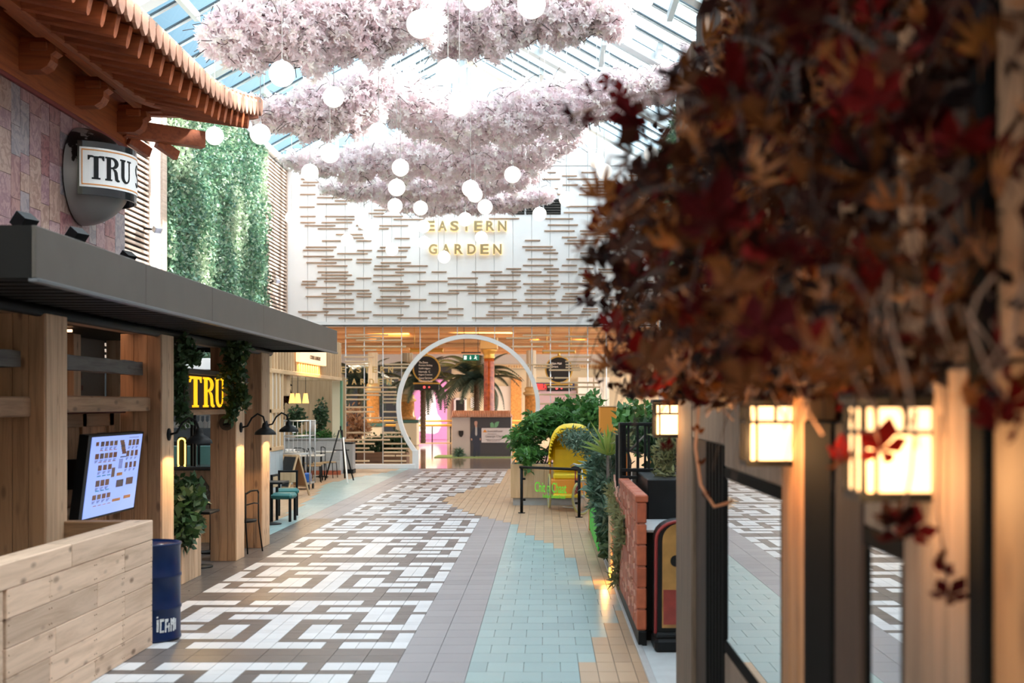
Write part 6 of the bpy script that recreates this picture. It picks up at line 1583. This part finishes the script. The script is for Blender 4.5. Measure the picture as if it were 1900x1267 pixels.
for lab,d,path,n in CL:
    c0=P(path[len(path)//2][0],path[len(path)//2][1],d)
    t=thing('blossom_cloud',tuple(c0),lab,'blossom canopy')
    wts=np.array([q[2] for q in path],float)
    seg=[(Vector(P(a[0],a[1],d)),Vector(P(b[0],b[1],d)),a[2]*d/F,b[2]*d/F,(a[2]+b[2])*abs(b[0]-a[0]) if d!=31.5 else 500) for a,b in zip(path[:-1],path[1:])]
    tot=sum(s_[4] for s_ in seg); pts=[]
    for a,b,ra,rb,w_ in seg:
        m_=int(n*w_/tot*1.7)
        f=RNG.random(m_); u_=RNG.normal(size=(m_,3)); u_/=np.linalg.norm(u_,axis=1)[:,None]
        u_*=(.55+.45*RNG.random(m_)**.5)[:,None]
        r_=ra+(rb-ra)*f
        base=np.array(a)[None]+f[:,None]*(np.array(b)-np.array(a))[None]
        jit=1+.16*np.sin(base[:,0]*5.1+d)+.10*np.sin(base[:,0]*11.3)
        q=base+u_*np.stack([np.full(m_,.18),np.maximum(r_*1.25,.5),r_*jit],1)
        pts.append(q)
    pts=np.concatenate(pts)
    scatter('blossoms',BL_V,BL_F,pts,.075+.05*RNG.random(len(pts)),M['blossom'],t)['kind']='stuff'
    mb=MB()
    for k in range(int(len(pts)/16)):
        p=Vector(pts[RNG.integers(len(pts))]); q=Vector((random.uniform(-.4,.4),random.uniform(-.3,.3),random.uniform(-.25,.25)))
        mb.tube([p,p+q*.5+Vector((0,0,.05)),p+q],.008,3,caps=False)
    mb.build('twigs',M['twig'],t)['kind']='stuff'
    mb=MB(); a,b=Vector(P(path[0][0],path[0][1],d)),Vector(P(path[-1][0],path[-1][1],d))
    for dy in (-.25,.25): mb.tube([Vector(P(q[0],q[1],d))+Vector((0,dy,path[0][2]*0)) for q in path],.018,5)
    for q in path[1:-1:2]:
        p=P(q[0],q[1],d); zr=ZE+(XC-XL-abs(p.x-XC))*PIT-.05
        if zr>p.z: mb.tube([p,(p.x,p.y,zr)],.006,4)
    mb.build('support_frame',M['cord'],t)

# ------------------------------------------------------------------ shop front on the right, close to the camera
XS=1.0; K=.74
sf=struct(MB().box(XS+.12,XS+.6,-1.0,9.3,1.76,4.74).build('wall_shop',M['timber']))
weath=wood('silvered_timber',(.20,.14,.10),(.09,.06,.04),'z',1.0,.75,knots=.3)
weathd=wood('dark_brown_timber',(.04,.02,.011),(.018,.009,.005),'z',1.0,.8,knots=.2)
lit=wood('lamplit_timber',(.34,.165,.065),(.18,.08,.03),'z',.8,.6,knots=.4)  # orange lantern light put into the colour of this timber
def upright(name,x0,x1,y0,y1,z0,z1,mat,label): return tag(MB().bbox(x0,x1,y0,y1,z0,z1,.01).build(name,mat),label,'post')
upright('end_post',XS-.02,XS+.11,8.5,9.5,0,4.6,weath,'silvered timber end post of the shop front')
tag(MB().bbox(XS+.01,XS+.1,7.86,8.5,0,4.6,.006).build('brown_panel',weathd),'dark brown panel between silvered end post and black ribbed frame','panel')
t=thing('ribbed_frame',(XS,7.4,0),'black ribbed door frame beside the large shop window','frame')
for i in range(6): MB().bbox(XS-.012,XS+.06,7.03+.14*i,7.03+.14*i+.09,0,1.93,.008).build('rib',M['matteblack'],t)
MB().box(XS+.04,XS+.1,7.0,7.86,0,1.93).build('backing',M['black'],t)
tag(MB().bbox(XS-.015,XS+.09,7.0,8.5,1.93,2.3,.01).build('lintel',weath),'silvered timber lintel over the black ribbed frame','beam')
for i,(a,b) in enumerate(((4.77,5.30),(2.92,3.50),(-1.0,2.80))):
    nb=3 if i<2 else 9
    t=thing('timber_cladding',(XS,(a+b)/2,0),'lamplit vertical timber cladding of the shop front, %s'%('farthest section','middle section','nearest section')[i],'cladding')
    e=[a+(b-a)*k/nb for k in range(nb+1)]
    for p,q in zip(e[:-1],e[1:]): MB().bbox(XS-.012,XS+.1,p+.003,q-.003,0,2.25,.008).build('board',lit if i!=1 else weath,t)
t=thing('cladding_upper',(XS,5,2.4),'dark upper timber boarding of the shop front behind the leaves','cladding')
k=0; y=-1.0
while y<8.4:
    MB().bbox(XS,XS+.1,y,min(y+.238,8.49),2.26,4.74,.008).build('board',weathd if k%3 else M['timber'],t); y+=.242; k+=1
upright('black_jamb',XS-.03,XS+.1,4.30,4.76,0,2.1,M['matteblack'],'wide black jamb between the two lanterns')
upright('brown_jamb',XS-.02,XS+.1,3.94,4.30,0,2.1,weathd,'dark brown jamb next to the narrow shop window')
upright('black_jamb',XS-.03,XS+.1,2.80,2.92,0,3.9,M['matteblack'],'slim black jamb nearest the camera')
def shopwin(name,y0,y1,z0,z1):
    w_=struct(MB().bbox(XS-.012,XS+.08,y0,y1,z0-.07,z0,.008).build(name,M['matteblack']))
    MB().bbox(XS-.012,XS+.08,y0,y1,z1,z1+.06,.008).build('window_frame',M['matteblack'],w_)
    for a in (y0,y1-.05): MB().bbox(XS-.012,XS+.08,a,a+.03,z0,z1,.008).build('window_frame',M['matteblack'],w_)
    MB().quad((XS-.004,y0+.03,z0),(XS-.004,y1-.03,z0),(XS-.004,y1-.03,z1),(XS-.004,y0+.03,z1)).build('glass_pane',M['shopglass'],w_)
    MB().bbox(XS-.01,XS+.1,y0,y1,0,z0-.07,.01).build('window_apron',weath,w_)
    MB().bbox(XS-.01,XS+.1,y0,y1,z1+.06,2.25,.01).build('window_header',weath,w_)
shopwin('window_3',5.30,7.0,.86,1.75)
shopwin('window_4',3.50,3.94,.7,1.72)
struct(MB().box(XS+.45,XS+.5,-1,9.3,0,1.64).build('wall_shop_inner',plain('dim_shop_interior',(.10,.085,.08),.8)))
struct(MB().box(XS-.7,XS+3.5,-1,7.6,4.75,4.9).build('ceiling_added_shade',M['timber']))  # slab added out of view to keep the leaf garland in shade
for i,(a,c) in enumerate((((6.1,6.9),(.35,.30,.29)),((5.45,5.75),(.12,.16,.42)),((5.8,6.05),(.45,.18,.14)))):
    tag(MB().bbox(XS+.2,XS+.22,*a,.8,1.3,.004).build('window_display',plain('muted_window_print_%s'%('a','b','c')[i],c,.6)),'%s display board standing inside the large shop window'%('pale grey','dark blue','dull red')[i],'board')
def lantern(d,label,e):
    x,z=.905,2.041; w_,h_=.0925,.12
    t=thing('lantern',(x,d,z-h_),label,'lantern')
    MB().box(x-w_+.008,x+w_-.008,d-w_+.008,d+w_-.008,z-h_+.008,z+h_-.008).build('glowing_panes',M['lantern'],t)
    fm=M['black']
    for sx_ in (-1,1):
        for sy in (-1,1): MB().bbox(x+sx_*w_-.008,x+sx_*w_+.008,d+sy*w_-.008,d+sy*w_+.008,z-h_,z+h_,.002).build('corner_bar',fm,t)
    for zz in (z-h_,z+h_,z+.045):
        th=.012 if zz!=z+.045 else .006
        for s_ in (-1,1):
            MB().box(x-w_,x+w_,d+s_*w_-.007,d+s_*w_+.007,zz-th,zz+th).build('cross_bar',fm,t); MB().box(x+s_*w_-.007,x+s_*w_+.007,d-w_,d+w_,zz-th,zz+th).build('cross_bar',fm,t)
    for s_ in (-1,1): MB().box(x-.01+.02,x+.02,d+s_*w_-.005,d+s_*w_+.005,z+.045,z+h_).build('cross_bar',fm,t); MB().box(x+s_*w_-.005,x+s_*w_+.005,d-.006,d+.006,z-h_,z+h_).build('cross_bar',fm,t)
    for s_ in (-1,1): MB().box(x-.065,x-.055,d+s_*w_-.005,d+s_*w_+.005,z-h_,z+h_).build('cross_bar',fm,t)
    MB().bbox(x-w_-.02,x+w_+.02,d-w_-.02,d+w_+.02,z+h_,z+h_+.03,.008).build('roof',fm,t)
    MB().bbox(x,XS+.0,d-.03,d+.03,z+h_+.02,z+h_+.05,.006).build('bracket',fm,t)
    ld=bpy.data.lights.new('lantern_light','POINT'); ld.energy=e; ld.color=(1,.52,.2); ld.shadow_soft_size=.1
    lo=bpy.data.objects.new('lantern_light',ld); COL.objects.link(lo); lo.location=(x-.14,d-.16,z-.04)
lantern(3.33,'large glowing lantern on the shop front nearest the camera',7)
lantern(5.16,'glowing lantern above the large shop window, middle of three',7)
lantern(9.46,'small distant glowing lantern above the yellow-green moss',4)

# ------------------------------------------------------------------ autumn garland hanging over the shop front
def long_leaf(mat):
    mb=MB()
    for i in range(7):
        a=math.radians(-75+25*i); L=1-.08*abs(i-3); dx,dy=math.sin(a),math.cos(a); px_,py_=dy*.075,-dx*.075
        mb.add([(0,0,0),(dx*.4*L-px_,dy*.4*L-py_,.04),(dx*L,dy*L,-.22),(dx*.4*L+px_,dy*.4*L+py_,.04)],[(0,1,2,3)])
    mb.tube([(0,0,0),(0,-.35,.05)],.012,3); return mesh_only(mb,'leaf',mat)
def maple(mat,dr): return palmate_mesh(5,.45,mat,droop=dr,wid=.62)
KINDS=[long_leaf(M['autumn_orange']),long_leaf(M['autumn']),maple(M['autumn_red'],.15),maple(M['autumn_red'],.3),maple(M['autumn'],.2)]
zz=[2.15,2.3,2.6,2.8,3.0,3.2,3.4,3.75,4.6]; xm=[.55,.36,.30,.22,.22,.34,.55,.80,.98]
GN=('nearest the camera','second from the camera','third from the camera','at the far end of the shop front')
for gi,(ya,yb,n) in enumerate(((2.9,4.3,230),(4.3,5.9,280),(5.9,7.5,285),(7.5,9.4,285))):
    t=thing('leaf_garland',(.9*K,(ya+yb)/2*K,2.19),'dark russet and crimson autumn leaf garland, section %s'%GN[gi],'garland')
    pts=[]
    while len(pts)<n:
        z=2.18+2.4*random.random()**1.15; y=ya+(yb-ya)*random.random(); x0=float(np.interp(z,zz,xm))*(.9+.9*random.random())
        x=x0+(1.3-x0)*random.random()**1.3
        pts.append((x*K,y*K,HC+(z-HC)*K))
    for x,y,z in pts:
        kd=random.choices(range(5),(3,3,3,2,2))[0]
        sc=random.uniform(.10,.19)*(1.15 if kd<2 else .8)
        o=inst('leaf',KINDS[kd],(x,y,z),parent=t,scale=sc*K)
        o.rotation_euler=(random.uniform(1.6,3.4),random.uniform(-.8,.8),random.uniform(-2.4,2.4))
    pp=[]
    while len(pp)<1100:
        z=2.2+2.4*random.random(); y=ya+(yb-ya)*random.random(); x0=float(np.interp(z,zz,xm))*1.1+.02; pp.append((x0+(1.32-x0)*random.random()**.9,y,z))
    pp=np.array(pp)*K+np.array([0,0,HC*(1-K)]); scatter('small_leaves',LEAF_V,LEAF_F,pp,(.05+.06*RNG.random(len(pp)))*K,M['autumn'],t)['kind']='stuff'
    mb=MB()
    for i in range(70):
        p=Vector(pp[random.randrange(len(pp))]); q=Vector((random.uniform(-.25,.1),random.uniform(-.2,.2),random.uniform(-.33,.08)))
        mb.tube([p+q*(k/6)+Vector((0,0,.06*math.sin(math.pi*k/6))) for k in range(7)],[.005-.0006*k for k in range(7)],4,caps=False)
    mb.build('twigs',M['twig'],t)['kind']='stuff'
    mb=MB()
    for i in range(16):
        p=Vector((random.uniform(.5,.9),random.uniform(ya,yb)*K,2.38)); L=random.uniform(.12,.3)
        w1,w2=random.uniform(-.05,.05),random.uniform(-.1,.1); mb.tube([p+Vector((w1*math.sin(3.1*k/6)+w2*(k/6)**2,.02*math.sin(k*1.3),-L*k/6)) for k in range(7)],.0028,4,caps=False)
    mb.build('hanging_stems',M['paletwig'],t)['kind']='stuff'
# sprigs that hang below the garland
def sprig(lab,path,leaves,r=.005):
    t=thing('hanging_sprig',tuple((Vector(path[0])-Vector((0,0,HC)))*K+Vector((0,0,HC))),lab,'sprig')
    path=[(Vector(q)-Vector((0,0,HC)))*K+Vector((0,0,HC)) for q in path]; MB().tube(path,r*K,5).build('stem',M['paletwig'],t)
    for (px,py,d,kd,sc,rx,rz) in leaves:
        o=inst('leaf',KINDS[kd],tuple(P(px,py,d*K)),parent=t,scale=sc*K); o.rotation_euler=(rx,random.uniform(-.5,.5),rz)
sprig('hanging sprig of red and tan leaves below the largest lantern',[P(1700,760,3.9),P(1690,880,3.9),P(1672,965,3.9)],[(1665,970,3.9,4,.10,2.6,.3),(1690,985,3.9,2,.11,2.2,-.5),(1660,1000,3.9,3,.10,2.8,.6),(1650,960,3.95,4,.08,2.4,2)])
sprig('thin sprig with dark red maple leaf low by the lit timber',[P(1745,770,4.0),P(1740,950,4.0),P(1758,1100,4.0)],[(1758,1105,4.0,2,.09,2.3,.2),(1745,1040,4.0,4,.05,2.0,1),(1752,1060,4.0,3,.06,2.4,-1)])
sprig('dark maple leaves hanging in front of the largest lantern',[P(1620,740,4.2),P(1625,800,4.2),P(1640,850,4.2)],[(1635,835,4.2,2,.12,2.0,.2),(1570,850,4.6,3,.10,2.3,-.6),(1560,860,4.6,4,.09,2.6,.8)])
sprig('crimson maple leaves at the right edge over the lit timber',[P(1840,690,3.2),P(1860,740,3.2),P(1868,765,3.2)],[(1865,755,3.2,2,.11,2.2,.4),(1850,780,3.2,3,.09,2.5,-.7),(1885,800,3.2,2,.08,2.0,1.2)])
sprig('curling dry vine hanging before the black ribbed frame',[P(1292,690,7.6),P(1296,760,7.6),P(1290,830,7.6),P(1300,900,7.6),P(1325,940,7.6),P(1360,930,7.6)],[(1237,830,8,3,.07,2.2,.3),(1300,860,7.6,4,.05,2.4,.8),(1310,920,7.6,4,.05,2.0,-1),(1350,935,7.6,4,.05,2.5,2),(1295,800,7.6,4,.06,2.4,-.4)],.01)
sprig('large dark red maple leaf hanging at the garland edge over the bushes',[P(1215,600,5.6),P(1195,660,5.6),P(1185,690,5.6)],[(1185,668,5.6,2,.17,2.4,.2),(1165,690,5.6,3,.13,2.7,-.8)])
sprig('dark star-shaped leaves reaching far left against the blossom',[P(1330,160,6.0),P(1180,175,6.0),P(1060,215,6.0)],[(1060,215,6.0,2,.09,1.2,1.2),(1085,225,6.0,3,.08,1.4,-1),(1095,165,6.0,2,.07,1.0,2),(1130,155,6.0,3,.08,1.2,.4),(1150,180,6.0,2,.09,1.6,2.4),(1185,235,5.6,3,.16,1.2,1.0),(1170,220,5.6,2,.13,1.5,.2)],.006)
sprig('brown bamboo-like leaves reaching left across the white slats',[P(1180,440,6.4),P(1110,460,6.4),P(1060,465,6.4)],[(1075,460,6.4,0,.16,2.2,1.3),(1100,480,6.4,4,.11,2.4,1),(1120,450,6.4,1,.14,2.0,1.8),(1110,400,6.4,2,.07,1.5,.5),(1085,560,6.4,2,.08,2.4,.4)],.005)
